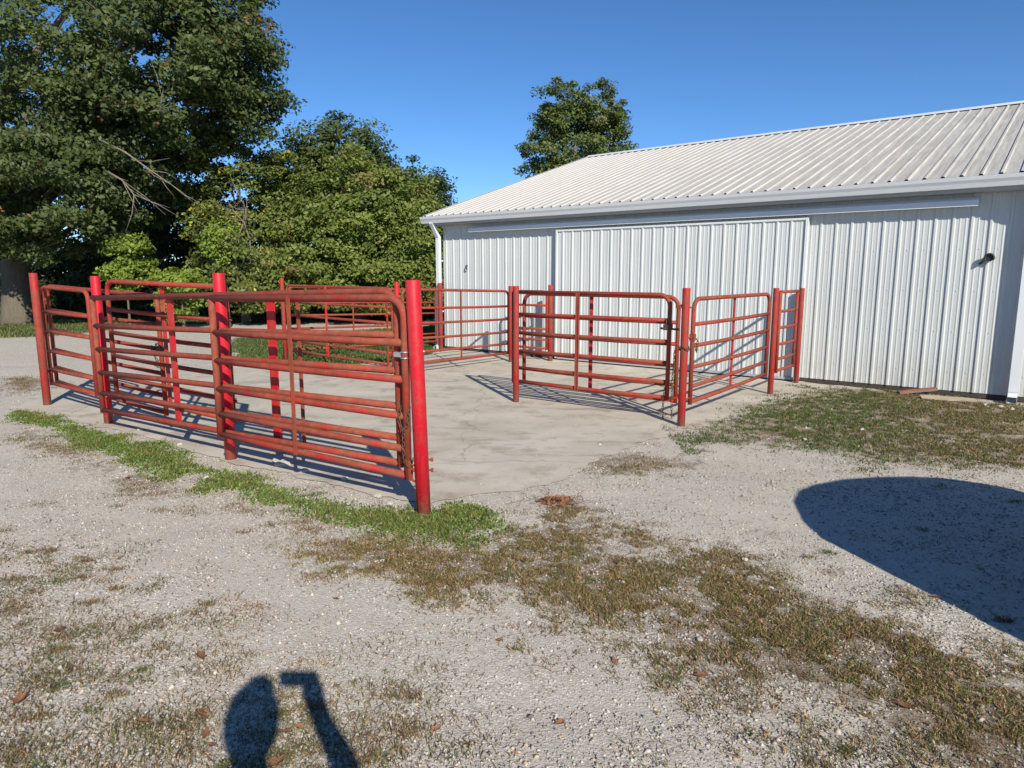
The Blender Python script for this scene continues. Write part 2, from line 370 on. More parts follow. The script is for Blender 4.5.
# ------------------------------------------------------------------ barn
EH = 2.98            # wall height
BL = 19.0            # barn length (runs out of the frame on the right)
RIB = .2265
def isect_plane(u, v, s0):
    """ray of pixel with the vertical plane s=s0 (end of the roof) -> (depth behind the wall, height)"""
    a = (u - 512) / FPX; b = (v - 384) / FPX; r = Vector((a, cP - b * sP, -(b * cP + sP)))
    P0 = Vector(bpt(s0)); t = (P0.x * BD.x + P0.y * BD.y) / (r.x * BD.x + r.y * BD.y)
    p = r * t + Vector((0, 0, CAMH)); q = p - P0
    return -(q.x * BN.x + q.y * BN.y), p.z
S0 = -.34
RD, RZ = isect_plane(589, 157, S0)
OV = .30
RE = EH + .16        # roof sheet height at its eave edge
rz_b = math.atan2(BD.y, BD.x)
barn = empty('metal_barn', bpt(0), rz_b)             # local +x along the wall, +y into the barn
tag(barn, 'long white ribbed steel barn with a pale metal roof and a sliding door', 'barn')
def ribprofile(x0, x1, pitch=RIB, hgt=.0185, off=.1, minor=True):
    pts = [(x0, 0.)]; x = x0 + off
    while x < x1 - .07:
        for dx, h in ((-.026, 0), (-.013, hgt), (.013, hgt), (.026, 0)): pts.append((x + dx, h))
        if minor:
            for q in (1 / 3., 2 / 3.):
                xm = x + q * pitch
                if xm < x1 - .02:
                    for dx, h in ((-.014, 0), (-.006, .0045), (.006, .0045), (.014, 0)): pts.append((xm + dx, h))
        x += pitch
    pts.append((x1, 0.)); return [p for i, p in enumerate(pts) if i == 0 or p[0] > pts[i - 1][0]]
def ribbed(mb, prof, y, z0, z1, sgn=-1):
    n = len(prof); vs = [(px, y + sgn * h, z0) for px, h in prof] + [(px, y + sgn * h, z1) for px, h in prof]
    mb.add(vs, [(i, i + 1, n + i + 1, n + i) if sgn < 0 else (i + 1, i, n + i, n + i + 1) for i in range(n - 1)])
mb = MB(); ribbed(mb, ribprofile(0, BL, off=.10), 0, .07, EH)
mb.box(0, BL, .03, .10, .0, EH)
for zz in (.35, .95, 1.55, 2.15, 2.6):
    x = .10 + RIB * .5
    while x < BL - .1:
        mb.ell((x, -.003, zz), (.0075, .006, .0075), 6, 4); x += RIB
mb.build('front_wall', M['wall'], barn)
mb = MB()
for x in (0.0, BL - .1):
    D2 = 2 * RD; vs = [(x, .1, 0), (x, D2, 0), (x, D2, EH), (x, RD, RZ - .1), (x, .1, EH)]
    mb.add(vs + [(a + .1, b, c_) for a, b, c_ in vs], [(0, 1, 2, 3, 4), (9, 8, 7, 6, 5)] + [(i, i + 5, (i + 1) % 5 + 5, (i + 1) % 5) for i in range(5)])
mb.box(.1, BL - .1, 2 * RD - .1, 2 * RD, 0, EH)
mb.build('rear_wall', M['wall'], barn)
# roof: two ribbed slopes
prof = ribprofile(S0, BL + .15, hgt=.022, off=.06, minor=False)
mb = MB(); n = len(prof)
for side in (0, 1):
    ye = -OV if side == 0 else 2 * RD + OV; yr = RD
    sl_ = (RZ - RE) / (RD + OV); nn = Vector((0, -sl_, 1)).normalized() if side == 0 else Vector((0, sl_, 1)).normalized()
    vs = [(px, ye + nn.y * h, RE + nn.z * h) for px, h in prof] + [(px, yr, RZ + h) for px, h in prof]
    mb.add(vs, [(i, i + 1, n + i + 1, n + i) for i in range(n - 1)])
    vs2 = [(S0, ye, RE - .03), (BL + .15, ye, RE - .03), (BL + .15, yr, RZ - .03), (S0, yr, RZ - .03)]
    vs2 += [(a, b, c_ + .028) for a, b, c_ in vs2]
    mb.add(vs2, [(0, 3, 2, 1), (0, 1, 5, 4), (1, 2, 6, 5), (2, 3, 7, 6), (3, 0, 4, 7)])
roof = mb.build('roof', M['roof'], barn)
sl_ = (RZ - RE) / (RD + OV)
mb = MB(); mb.add([(S0 - .01, RD - .2, RZ - .2 * sl_ + .028), (BL + .16, RD - .2, RZ - .2 * sl_ + .028), (BL + .16, RD, RZ + .05), (S0 - .01, RD, RZ + .05), (S0 - .01, RD + .2, RZ - .2 * sl_ + .028), (BL + .16, RD + .2, RZ - .2 * sl_ + .028)], [(0, 1, 2, 3), (3, 2, 5, 4)])
mb.build('ridge_cap', M['trim'], roof)
mb = MB(); n_ = 10      # rake trim on the left gable edge
vs = []
for (dy, dz) in ((-OV, RE), (RD, RZ)):
    vs += [(S0 - .02, dy, dz + .03), (S0 + .08, dy, dz + .035), (S0 - .02, dy, dz - .12)]
mb.add(vs, [(0, 1, 4, 3), (2, 0, 3, 5)]); mb.build('rake_trim', M['trim'], roof)
# gutter: K-style trough along the eave
gprof = [(-OV + .03, RE - .015), (-OV + .03, RE - .165), (-OV - .05, RE - .165), (-OV - .075, RE - .105), (-OV - .10, RE - .065), (-OV - .115, RE - .02), (-OV - .10, RE - .015), (-OV - .095, RE - .03), (-OV - .07, RE - .075), (-OV - .03, RE - .15), (-OV + .01, RE - .15)]
def extr(mb, pr, x0, x1):
    n = len(pr); mb.add([(x0, y, z) for y, z in pr] + [(x1, y, z) for y, z in pr], [(i, i + 1, n + i + 1, n + i) for i in range(n - 1)])
    mb.f.append(tuple(len(mb.v) - 2 * n + i for i in range(n))); mb.sm.append(False); mb.f.append(tuple(len(mb.v) - n + i for i in reversed(range(n)))); mb.sm.append(False)
mb = MB(); extr(mb, gprof, S0 - .03, BL + .17); mb.build('gutter', M['gutter'], barn)
mb = MB(); mb.box(S0, BL + .15, -OV + .032, -OV + .05, RE - .21, RE - .035); mb.box(S0, BL + .15, -OV + .05, -.005, RE - .21, RE - .195); mb.build('soffit', M['soffit'], barn)
def downspout(s, wdt, dep, top, label=None):
    mb = MB(); y = -.07
    mb.box(s - wdt / 2, s + wdt / 2, y - dep, y, .14, top)
    ob = mb.build('downspout', M['gutter'], barn)
    def rect(path):
        e = MB()
        vs = []; 
        for (yy, zz, ny_, nz_) in path:
            for sx in (-1, 1):
                for q in (-1, 1): vs.append((s + sx * wdt / 2, yy + ny_ * q * dep / 2, zz + nz_ * q * dep / 2))
        for k in range(len(path) - 1):
            a = 4 * k; b = a + 4
            e.add([], [])
            for (i, j) in ((0, 1), (1, 3), (3, 2), (2, 0)): e.f.append((len(e.v) + a + i, len(e.v) + a + j, len(e.v) + b + j, len(e.v) + b + i)); e.sm.append(False)
        e.v += vs; e.sm = [False] * len(e.f); e.build('elbow', M['gutter'], ob)
    yc = y - dep / 2
    rect([(-OV - .02, RE - .12, 1, 0), (-OV - .02, RE - .17, 1, .1), (-OV + .03, RE - .24, .6, .8), (yc - .04, top + .09, .6, .8), (yc, top + .03, 1, .2), (yc, top - .005, 1, 0)])
    rect([(yc, .15, 1, 0), (yc, .11, 1, -.2), (yc - .06, .06, .5, -.85), (yc - .17, .045, 0.1, -1)])
    for zz in (.9, 2.1): MB().box(s - wdt / 2 - .02, s + wdt / 2 + .02, y - .002, y + .045, zz, zz + .03).build('strap', M['gutter'], ob)
    return ob
downspout(-.06, .10, .08, 2.62); ds = downspout(11.22, .11, .09, 2.62)
# sliding door: leaf standing proud of the wall, with trim, under a long track cover
D0, D1 = 3.34, 8.30; DT = 2.70
mb = MB(); ribbed(mb, ribprofile(D0 + .05, D1 - .05, off=.12), -.10, .05, DT - .03); mb.box(D0 + .03, D1 - .03, -.095, -.04, .05, DT - .02)
door = mb.build('sliding_door', M['door'], barn)
mb = MB(); mb.box(D0, D0 + .035, -.128, -.03, .04, DT); mb.box(D1 - .035, D1, -.128, -.03, .04, DT); mb.box(D0 + .035, D1 - .035, -.125, -.03, DT - .035, DT - .002)
mb.build('door_trim', M['trim'], door)
mb = MB(); mb.box(D0 + .06, D1 - .06, -.128, -.10, .03, .075); mb.build('bottom_rail', M['soffit'], door)
mb = MB()
tp = [(-.028, 2.875), (-.09, 2.87), (-.14, 2.83), (-.15, 2.745), (-.138, 2.745), (-.128, 2.81), (-.028, 2.82)]
extr(mb, [(y, z) for y, z in tp], .92, 10.58); mb.build('door_track', M['gutter'], barn)
M['gapshade'] = simple('dark_wall_gap_shade', (.05, .042, .035), .9, 0, 12, .4, .2)  # near-black strip: paints the shadow line in the gap under the wall sheets
mb = MB(); mb.box(.02, BL - .02, .006, .028, 0.0, .085); mb.build('wall_gap_shade', M['gapshade'], barn)
mb = MB(); mb.tube([(10.77, -.03, 2.02), (10.77, -.07, 2.02)], .05, 14); mb.tube([(10.77 + .055 * math.cos(a), -.085, 2.02 + .055 * math.sin(a)) for a in np.linspace(-.6, 3.9, 14)], .014, 8)
mb.tube([(10.72, -.085, 2.0), (10.68, -.06, 1.95), (10.66, -.03, 1.94)], .018, 8); mb.build('outlet_fitting', M['black'], barn)
mb = MB(); mb.tube([(.78, -.02, 1.99), (.78, -.07, 1.99), (.79, -.08, 1.94), (.79, -.05, 1.91)], .016, 8); mb.build('wall_hook', M['black'], barn)

# ------------------------------------------------------------------ pen posts
def post(u, v, vtop, r, mat, label, lean=(0, 0), twist=0):
    x, y = gp(u, v); h = hrow(vtop, y)
    mb = MB(); mb.tube([(0, 0, -.1), (lean[0] * .5, lean[1] * .5, h * .5), (lean[0], lean[1], h - .006), (lean[0], lean[1], h)], [r, r, r, r * .965], 20)
    o = mb.build('pipe_post', M[mat], None, (x, y, 0)); tag(o, label, 'post', 'red pipe posts of the livestock pen')
    return o, x, y, h
P5 = post(424, 513, 280, .055, 'post', 'thick bright red post standing nearest the camera at the right end of the long gates', (-.045, 0))[0]
P3 = post(231, 459, 273, .055, 'post', 'thick bright red post striped by rail shadows, halfway along the long near gate')[0]
P2 = post(109, 423, 276, .052, 'post', 'bright red post where the short left gates meet the long near gate')[0]
P1 = post(47.5, 405, 273, .050, 'postfar', 'dull red post at the far left corner of the pen, rusty at its foot')[0]
P6 = post(286, 361, 278, .042, 'postfar', 'slim red post at the far back left corner of the pen before the lawn')[0]
P7 = post(399, 377, 282, .042, 'post', 'slim red post rising just behind the rounded corner of the near gate')[0]
P8 = post(441, 349.5, 283, .055, 'postfar', 'dark rusty post in front of the left barn corner below the downspout')[0]
K = post(516, 402, 286, .042, 'postfar', 'red post at the left end of the double gate facing the sliding door')[0]
Q = post(511, 362, 286, .05, 'postfar', 'dark post behind the left post of the double gate, near the barn wall')[0]
Mo = post(550, 361, 285, .052, 'postfar', 'dull red post against the barn wall in front of the left edge of the door')[0]
R = post(681, 426, 288, .046, 'postfar', 'red post between the double gate and the right side gate, chain round its waist')[0]
T = post(770, 394, 288, .042, 'postfar', 'red post where the right side gate meets the short end panel')[0]
U = post(796, 383, 288, .040, 'postfar', 'red post touching the barn wall at the right rear corner of the pen')[0]

# ------------------------------------------------------------------ pen gates
FR = [0, .153, .342, .55, .757, 1.0]
def gate(L, Rr, rowsL, rowsR, label, cat='gate', stays=(), r=.0255, rc=.14, round_l=True, round_r=True, mat='rail', tubes=True):
    """L, Rr = pixel (u, v) of the ground under each end; rows = (top row, bottom row) there"""
    A = gp(*L); B = gp(*Rr); yA, yB = A[1], B[1]
    bA, tA = hrow(rowsL[1], yA), hrow(rowsL[0], yA); bB, tB = hrow(rowsR[1], yB), hrow(rowsR[0], yB)
    ln = math.hypot(B[0] - A[0], B[1] - A[1]); rz = math.atan2(B[1] - A[1], B[0] - A[0])
    g = empty('pipe_gate', (A[0], A[1], 0), rz); tag(g, label, cat, 'red pipe gates of the livestock pen')
    zb = lambda x: bA + (bB - bA) * x / ln
    zt = lambda x: tA + (tB - tA) * x / ln
    # frame : left upright, top rail with rounded corners, right upright, bottom rail
    path = [(0, 0, bA - .03)]
    if round_l:
        for a in np.linspace(0, PI / 2, 7): path.append((rc - rc * math.cos(a), 0, tA - rc + rc * math.sin(a)))
    else: path += [(0, 0, tA - .002)]
    if not round_l: path[-1] = (0, 0, tA)
    if round_r:
        for a in np.linspace(PI / 2, 0, 7): path.append((ln - rc + rc * math.cos(a), 0, tB - rc + rc * math.sin(a)))
    else: path += [(ln, 0, tB)]
    path.append((ln, 0, bB - .03))
    if not (round_l and round_r):
        mb = MB()
        if round_l: mb.tube(path[:-1], r, 12).tube([path[-2], path[-1]], r, 12)
        elif round_r: mb.tube(path[:2], r, 12).tube(path[1:], r, 12)
        else: mb.tube(path[:2], r, 12).tube(path[1:3], r, 12).tube(path[2:], r, 12)
    else: mb = MB().tube(path, r, 12)
    mb.build('frame', M[mat], g)
    for k, f in enumerate(FR[:-1]):
        z0 = bA + (tA - bA) * f; z1 = bB + (tB - bB) * f; sag = -random.uniform(0, .012)
        MB().tube([(0, 0, z0), (ln * .33, random.uniform(-.004, .004), z0 + (z1 - z0) / 3 + sag), (ln * .67, random.uniform(-.004, .004), z0 + (z1 - z0) * 2 / 3 + sag), (ln, 0, z1)], r * .95, 10).build('rail', M[mat], g)
    for st in stays:
        t, wd, side = st[:3]; mt = st[3] if len(st) > 3 else 'stay'; x = t * ln; off = side * (r + .004)
        mb = MB(); d = .006
        z0 = zb(x) - .022; z1 = zt(x) + .01
        # strap with folded edges, so it reads as a channel
        mb.box(x - wd / 2, x + wd / 2, off - d / 2, off + d / 2, z0, z1)
        for sx in (-1, 1): mb.box(x + sx * wd / 2 - (.0 if sx < 0 else .004), x + sx * wd / 2 + (.004 if sx < 0 else .0), off + side * d / 2, off + side * (d / 2 + .012), z0 + .001, z1 - .001)
        mb.build('stay', M[mt], g)
    g['len'] = ln
    return g
def link_chain(path, parent=None, name='chain', r=.0045, ll=.034, label=None):
    """real oval links strung along a polyline in world (or parent) coordinates"""
    P = [Vector(p) for p in path]; mb = MB(); d = 0; k = 0; segs = [(P[i + 1] - P[i]).length for i in range(len(P) - 1)]; tot = sum(segs)
    while d < tot:
        q = d; i = 0
        while i < len(segs) - 1 and q > segs[i]: q -= segs[i]; i += 1
        t = (P[i + 1] - P[i]).normalized(); c = P[i] + t * q
        up = Vector((0, 1, 0)) if k % 2 else Vector((1, 0, 0)); a = t.cross(up); a = a.normalized() if a.length > .2 else t.cross(Vector((0, 0, 1))).normalized()
        ring = [c + t * (math.cos(th) * ll * .62) + a * (math.sin(th) * .012) for th in np.linspace(0, 2 * PI, 9)]
        mb.tube(ring, r, 5, cap=False); d += ll; k += 1
    o = mb.build(name, M['chain'], parent)
    return o
gA = gate((223, 468), (409, 511), (298.5, 434), (298.5, 475.5), 'front red pipe gate of the near side with chain and clamp at its right end', stays=[(.47, .030, -1, 'rail')], r=.030, round_l=False)
gCB = gate((105, 429.5), (402, 506), (298, 410), (292, 463), 'long red pipe gate with two wide straps running between the bright posts', stays=[(.325, .09, 1), (.67, .10, 1), (.748, .03, 1, 'rail')], r=.030, round_l=False)
gD = gate((120, 427), (236, 454), (281.5, 393), (287, 420), 'red pipe gate folded back behind the long gate, its top rail the highest', stays=[(.475, .05, 1)], rc=.12, round_r=False)
gG = gate((54, 403), (99.5, 417), (287, 383), (291, 394), 'short red pipe gate between the two left posts, in front of a longer one', rc=.12)
gF = gate((59, 400.5), (168, 433), (286, 381), (296, 413), 'red pipe gate passing behind the left posts and latched by a chain', stays=[], rc=.12)
gH = gate((290.5, 361.5), (394, 376.5), (285.5, 350), (288.5, 365), 'red pipe gate across the back of the pen in front of the lawn', stays=[(.42, .045, -1), (.97, .03, -1, 'rail')], rc=.12)
gW = gate((291, 358), (438, 348.5), (287, 350), (290, 341), 'farthest red pipe gate seen through the others, ending at the barn corner', stays=[(.40, .03, -1, 'rail'), (.985, .06, -1, 'rail')], rc=.12)
gI = gate((404, 376), (508.5, 361), (289.5, 364.5), (291, 353), 'red pipe gate with one thin strap before the left half of the barn wall', stays=[(.50, .03, -1, 'postfar')], rc=.12)
gN = gate((516, 359.5), (546.5, 361.5), (291, 346), (291.5, 348.5), 'narrow red pipe panel folded against the barn wall beside the sliding door', rc=.12, stays=[])
gL = gate((513.5, 400), (666, 420.5), (292, 380.5), (295, 397.5), 'front leaf of the double gate facing the sliding door, with a rusty brown strap', stays=[(.455, .05, -1, 'rail')], r=.027, round_l=False)
gL2 = gate((524, 399), (674.5, 419.5), (293.5, 381.5), (297, 400.5), 'rear leaf of the double gate facing the sliding door, with a bright red strap', stays=[(.465, .05, 1)], r=.026)
gS = gate((689, 422), (764, 394.5), (299, 402), (294, 374), 'red pipe gate on the right side of the pen running back towards the barn', stays=[(.52, .045, 1, 'postfar')], r=.026)
gV = gate((774.5, 392.5), (791.5, 385), (292, 371), (291, 365), 'short red pipe panel between the last two posts at the barn wall', round_r=False, round_l=False, r=.024)

# ---- hardware of the gates
def wp(u, v, row): x, y = gp(u, v); return Vector((x, y, hrow(row, y)))
def loc(g, p):
    c_, s_ = math.cos(-g.rotation_euler.z), math.sin(-g.rotation_euler.z); q = Vector(p) - g.location
    return Vector((q.x * c_ - q.y * s_, q.x * s_ + q.y * c_, q.z))
ln = gA['len']; yA = gp(409, 511)[1]; zc = hrow(355, yA)
mb = MB()
for dz in (-.022, .022):
    mb.tube([(ln + .031 * math.cos(a), .031 * math.sin(a), zc + dz) for a in np.linspace(0, 2 * PI, 17)], .0055, 6, cap=False)
mb.tube([(ln, 0, zc - .035), (ln, 0, zc + .035)], .0275, 16)
mb.box(ln - .10, ln - .02, -.012, .012, zc - .018, zc + .018)
mb.tube([(ln + .02, .03, zc + .01), (ln + .09, .04, zc + .035), (ln + .15, .04, zc + .03)], .008, 8)
mb.build('clamp_latch', M['galv'], gA)
link_chain([(ln - .035, -.03, .80), (ln - .05, -.035, .72), (ln - .03, -.035, .66), (ln, -.035, .63), (ln + .03, -.03, .68), (ln + .04, -.02, .78), (ln + .03, 0, .83)], gA)
link_chain([(ln - .01, -.03, .63), (ln - .015, -.03, .50), (ln - .005, -.03, .40), (ln + .03, -.02, .36)], gA)
mb = MB()       # hinge of the near post
for row, dz in ((464, 0), (476, -.03)):
    z = hrow(row, yA); MB().tube([(ln + .0, 0, z), (ln + .06, -.005, z + dz), (ln + .10, 0, z + dz)], .009, 8).build('hinge_pin', M['rail'], gA)
mb.box(ln + .012, ln + .032, -.02, .02, hrow(476, yA) - .03, hrow(464, yA) + .03)
mb.build('hinge', M['rail'], gA)
for z in (.42, .34):
    mb = MB(); mb.tube([(-.075, -.01, z), (.075, -.01, z)], .008, 8); mb.tube([(.062, -.01, z), (.078, -.01, z)], .015, 6); mb.tube([(-.078, -.01, z), (-.062, -.01, z)], .015, 6)
    mb.build('hinge_bolt', M['rail'], P5)
lnL = gL['len']; lnL2 = gL2['len']; zL = 1.12
mb = MB(); mb.box(lnL - .06, lnL + .03, -.05, .03, zL + .0, zL + .07); mb.tube([(lnL - .10, -.03, zL + .02), (lnL + .14, -.03, zL + .015)], .013, 8); mb.tube([(lnL - .02, -.03, zL + .03), (lnL - .03, -.03, zL + .14)], .012, 8); mb.build('latch', M['chain'], gL)
link_chain([(lnL - .02, -.035, .40), (lnL - .03, -.035, .30), (lnL - .035, -.03, .12), (lnL - .03, -.03, .015)], gL)
link_chain([(lnL2 - .02, -.03, .85), (lnL2 - .035, -.03, .5), (lnL2 - .03, -.03, .05), (lnL2 - .02, -.03, .014)], gL2)
for z in (1.40, .28):
    mb = MB(); mb.tube([(lnL2, 0, z), (lnL2 + .05, 0, z + .03), (lnL2 + .09, .0, z + .01)], .010, 8); mb.box(lnL2 - .03, lnL2 + .03, -.026, .026, z - .02, z + .02)
    mb.build('hinge', M['rail'], gL2)
link_chain([(.056 * math.cos(a), .056 * math.sin(a), .93 + .02 * math.sin(2 * a)) for a in np.linspace(0, 2 * PI, 13)], R, 'chain')
link_chain([(.06, -.02, .95), (.08, -.02, .86), (.10, -.02, .98), (.11, .0, 1.03)], gS)
for z in (.3, 1.4): MB().tube([(-.09, 0, z), (.0, 0, z)], .010, 8).build('hinge_pin', M['postfar'], gS)
mb = MB(); mb.box(-.025, .035, -.03, .03, 1.0, 1.08); mb.tube([(-.10, 0, 1.04), (.02, 0, 1.04)], .010, 8); mb.build('latch', M['postfar'], gS)
lnF = gF['len']
link_chain([(lnF - .03, -.03, 1.02), (lnF - .10, -.03, .97), (lnF - .16, -.03, .99), (lnF - .10, -.04, .90), (lnF - .04, -.04, .84), (lnF - .08, -.04, .78), (lnF - .02, -.03, .76), (lnF, -.03, .84)], gF)
mb = MB(); mb.box(lnF - .03, lnF + .03, -.03, .03, .93, 1.0); mb.build('latch', M['chain'], gF)
for g_, x0, zs in ((gG, 0, (1.45, .45)), (gD, gD['len'], (1.35, .55)), (gI, 0, (1.2, .4)), (gH, gH['len'], (1.2, .4))):
    sg = -1 if x0 == 0 else 1
    for z in zs: MB().tube([(x0, 0, z), (x0 + sg * .07, 0, z)], .009, 8).box(x0 - .03, x0 + .03, -.03, .03, z - .02, z + .02).build('hinge', M['rail'], g_)
mb = MB(); mb.tube([(0, 0, .9), (-.055, -.01, .9)], .008, 6); link_chain([(.02, -.02, .98), (.05, -.03, .88), (.02, -.03, .80), (-.02, -.02, .86), (-.01, -.02, .96)], gI)

# ------------------------------------------------------------------ boards at the barn foot
def board(u0, v0, u1, v1, wd, th, z0, z1, name, mat, label):
    a = Vector((*gp(u0, v0), z0)); b = Vector((*gp(u1, v1), z1)); d = b - a; L = d.length
    mb = MB(); nseg = 8
    vs = []
    for i in range(nseg + 1):
        x = L * i / nseg; j = random.uniform(-.004, .004)
        for (y, z) in ((-wd / 2, 0), (wd / 2, 0), (wd / 2, th), (-wd / 2, th)): vs.append((x + (random.uniform(-.015, .015) if i in (0, nseg) else 0), y + j, z + j * .5))
    fs = [(4 * i + k, 4 * i + (k + 1) % 4, 4 * i + 4 + (k + 1) % 4, 4 * i + 4 + k) for i in range(nseg) for k in range(4)] + [(3, 2, 1, 0), tuple(4 * nseg + k for k in range(4))]
    mb.add(vs, fs); o = mb.build(name, M[mat]); o.location = a; o.rotation_euler = (0, -math.asin(d.z / L), math.atan2(d.y, d.x))
    return tag(o, label, 'board')
board(898, 394, 936, 395, .11, .04, .0, .075, 'wooden_board', 'wood', 'reddish brown board propped on the plank at the foot of the barn wall')
board(921, 398, 975, 402, .15, .04, .0, .0, 'plank', 'plank', 'pale tan plank lying flat on the ground by the barn wall')

# ------------------------------------------------------------------ gravel, grass, weeds, leaves
def stones(n, xlo, xhi, ylo, yhi, smin, smax, seed, near_pow=1.0, reject=None):
    r = np.random.default_rng(seed); yy = ylo + (yhi - ylo) * r.random(n) ** near_pow; xx = xlo + (xhi - xlo) * r.random(n)
    k = (np.abs(xx) < .80 * (yy + .4) + .4)
    if reject is not None: k &= reject(xx, yy, r)
    xx, yy = xx[k], yy[k]; n = len(xx)
    base = np.array([(1, 0, 0), (0, 1, 0), (-1, 0, 0), (0, -1, 0), (0, 0, 1), (0, 0, -1)], float)
    s = smin + (smax - smin) * r.random(n) ** 2.5
    sc = s[:, None] * (.6 + .7 * r.random((n, 3))); sc[:, 2] *= .65
    Vv = base[None] * sc[:, None, :] + (r.random((n, 6, 3)) - .5) * s[:, None, None] * .55
    th = r.random(n) * 2 * PI; c_, s_ = np.cos(th), np.sin(th); x = Vv[..., 0] * c_[:, None] - Vv[..., 1] * s_[:, None]; y = Vv[..., 0] * s_[:, None] + Vv[..., 1] * c_[:, None]
    Vv = np.stack([x + xx[:, None], y + yy[:, None], Vv[..., 2] + s[:, None] * .2], 2)
    f = np.array([(0, 1, 4), (1, 2, 4), (2, 3, 4), (3, 0, 4), (1, 0, 5), (2, 1, 5), (3, 2, 5), (0, 3, 5)])
    Ff = (np.arange(n) * 6)[:, None, None] + f[None]
    t = r.random(n); col = (.26 + .36 * t)[:, None] * np.array([1.0, .94, .83])[None]; col *= np.where(r.random(n) < .12, .5, 1)[:, None]
    col = np.clip(np.where((r.random(n) < .12)[:, None], col * np.array([1.05, .85, .68]), col), 0, .85)
    return Vv.reshape(-1, 3), Ff.reshape(-1, 3), np.repeat(col, 6, 0)
def zat(x, y):
    ix = np.clip(np.searchsorted(gx, x) - 1, 0, nx - 2); iy = np.clip(np.searchsorted(gy, y) - 1, 0, ny - 2); return zg[iy, ix]
def rej(xx, yy, r):
    d = sdist(SLAB, xx, yy); return ((d < .9 * r.random(len(xx)) ** 3) | (r.random(len(xx)) < .03)) & (r.random(len(xx)) < .35 + .9 * fbm(xx, yy, .9, 31))
SV = [stones(210000, -6, 6, 1.7, 7.5, .0035, .0105, 1, 1.7, rej), stones(16000, -8, 9, 1.7, 10, .007, .017, 2, 1.2, rej)]
VV, FF, CC = [], [], []; off = 0
for a, b, c_ in SV: VV.append(a); FF.append(b + off); CC.append(c_); off += len(a)
VV = np.vstack(VV); VV[:, 2] += zat(VV[:, 0], VV[:, 1])
tag(npmesh('gravel', VV, np.vstack(FF), M['stone'], np.vstack(CC)), 'loose grey and white crushed limestone spread over the yard', 'gravel', kind='stuff')

def blades(px_, py_, h, col, wid=.0035, lean=.6, seed=0):
    r = np.random.default_rng(seed); n = len(px_); th = r.random(n) * 2 * PI; la = r.random(n) * 2 * PI; l = h * lean * r.random(n)
    dx, dy = np.cos(th) * wid, np.sin(th) * wid; lx, ly = np.cos(la) * l, np.sin(la) * l; z = zat(px_, py_) - .004
    w_ = wid if np.isscalar(wid) else wid
    P = lambda k, t, zz: np.stack([px_ + k * dx + lx * t, py_ + k * dy + ly * t, z + h * zz], 1)
    Vv = np.stack([P(-1, 0, 0), P(1, 0, 0), P(.75, .35, .6), P(-.75, .35, .6), P(0.02, 1, 1), P(-.02, 1, 1)], 1)
    f = np.array([(0, 1, 2, 3), (3, 2, 4, 5)]); Ff = (np.arange(n) * 6)[:, None, None] + f[None]
    return Vv.reshape(-1, 3), Ff.reshape(-1, 4), np.repeat(col, 6, 0)
def sample(ps, n, seed, soft=.2, jit=.4, pw=1.0):
    r = np.random.default_rng(seed); A = np.vstack(ps); lo, hi = A.min(0) - .3, A.max(0) + .3; outx, outy = [], []; c = 0
    while c < n:
        x = lo[0] + (hi[0] - lo[0]) * r.random(n); y = lo[1] + (hi[1] - lo[1]) * r.random(n)
        k = (r.random(n) < zone(ps, x, y, soft, jit) ** pw) & (np.abs(x) < .8 * (y + .4) + .3) & (y > 1.5); outx.append(x[k]); outy.append(y[k]); c += k.sum()
        if len(outx) > 60: break
    return np.concatenate(outx)[:n], np.concatenate(outy)[:n]
def cols(n, A, B, r, extra=None, p=.1):
    t = r.random(n)[:, None]; c = np.array(A) * (1 - t) + np.array(B) * t
    if extra is not None: c = np.where((r.random(n) < p)[:, None], np.array(extra), c)
    return c * (.38 + 1.0 * r.random(n) ** 1.2)[:, None]
r = np.random.default_rng(11)
def join(parts):
    V_, F_, C_ = [], [], []; o = 0
    for a, b, c_ in parts: V_.append(a); F_.append(b + o); C_.append(c_); o += len(a)
    return np.vstack(V_), np.vstack(F_), np.vstack(C_)
def clumpy(x, y, s, seed, thr=.42):
    k = fbm(x, y, s, seed) > thr; return x[k], y[k]
# green strip in front of the gates
parts = []
x, y = sample(GREEN, 44000, 12, .35, .7, 2.2); x, y = clumpy(x, y, 5, 41, .43); x, y = clumpy(x, y, 18, 141, .44); n = len(x)
parts.append(blades(x, y, .010 + .034 * r.random(n), 1.3 * cols(n, (.075, .115, .02), (.18, .22, .05), r, (.30, .24, .12), .22), .0038, 1.2, 1))
x, y = sample(GREEN, 15000, 13, .3, .5); n = len(x)        # broad clover-like leaves, nearly flat
parts.append(blades(x, y, .010 + .02 * r.random(n), 1.3 * cols(n, (.07, .13, .02), (.15, .23, .05), r), .008, 1.6, 2))
a, b, c_ = join(parts); tag(npmesh('green_grass', a, b, M['blade'], c_), 'low bright green grass and clover strip in front of the near gates', 'grass', kind='stuff')
# dead weeds
parts = []
x, y = sample(DEAD[:1], 190000, 14, .8, 1.3, 1.3); x, y = clumpy(x, y, 4, 42, .39); x, y = clumpy(x, y, 16, 142, .42); n = len(x)
parts.append(blades(x, y, .005 + .024 * r.random(n) ** 1.5, 1.15 * cols(n, (.17, .10, .045), (.42, .30, .16), r, (.13, .17, .045), .25), .0027, 2.0, 3))
x, y = sample([DEAD[1]], 90000, 15, .9, 1.4, 1.3); x, y = clumpy(x, y, 3.5, 44, .33); x, y = clumpy(x, y, 14, 144, .42); n = len(x); gl = r.random(n) < np.clip(.95 - (x - 3.3 - .45 * (y - 8) + 2.2 * (fbm(x, y, 1.2, 77) - .5)) / 2.6, .12, .8)
cc = cols(n, (.20, .14, .06), (.34, .25, .13), r, (.10, .14, .04), .25); cg = cols(n, (.07, .12, .03), (.14, .19, .06), r); cc = np.where(gl[:, None], cg, cc)
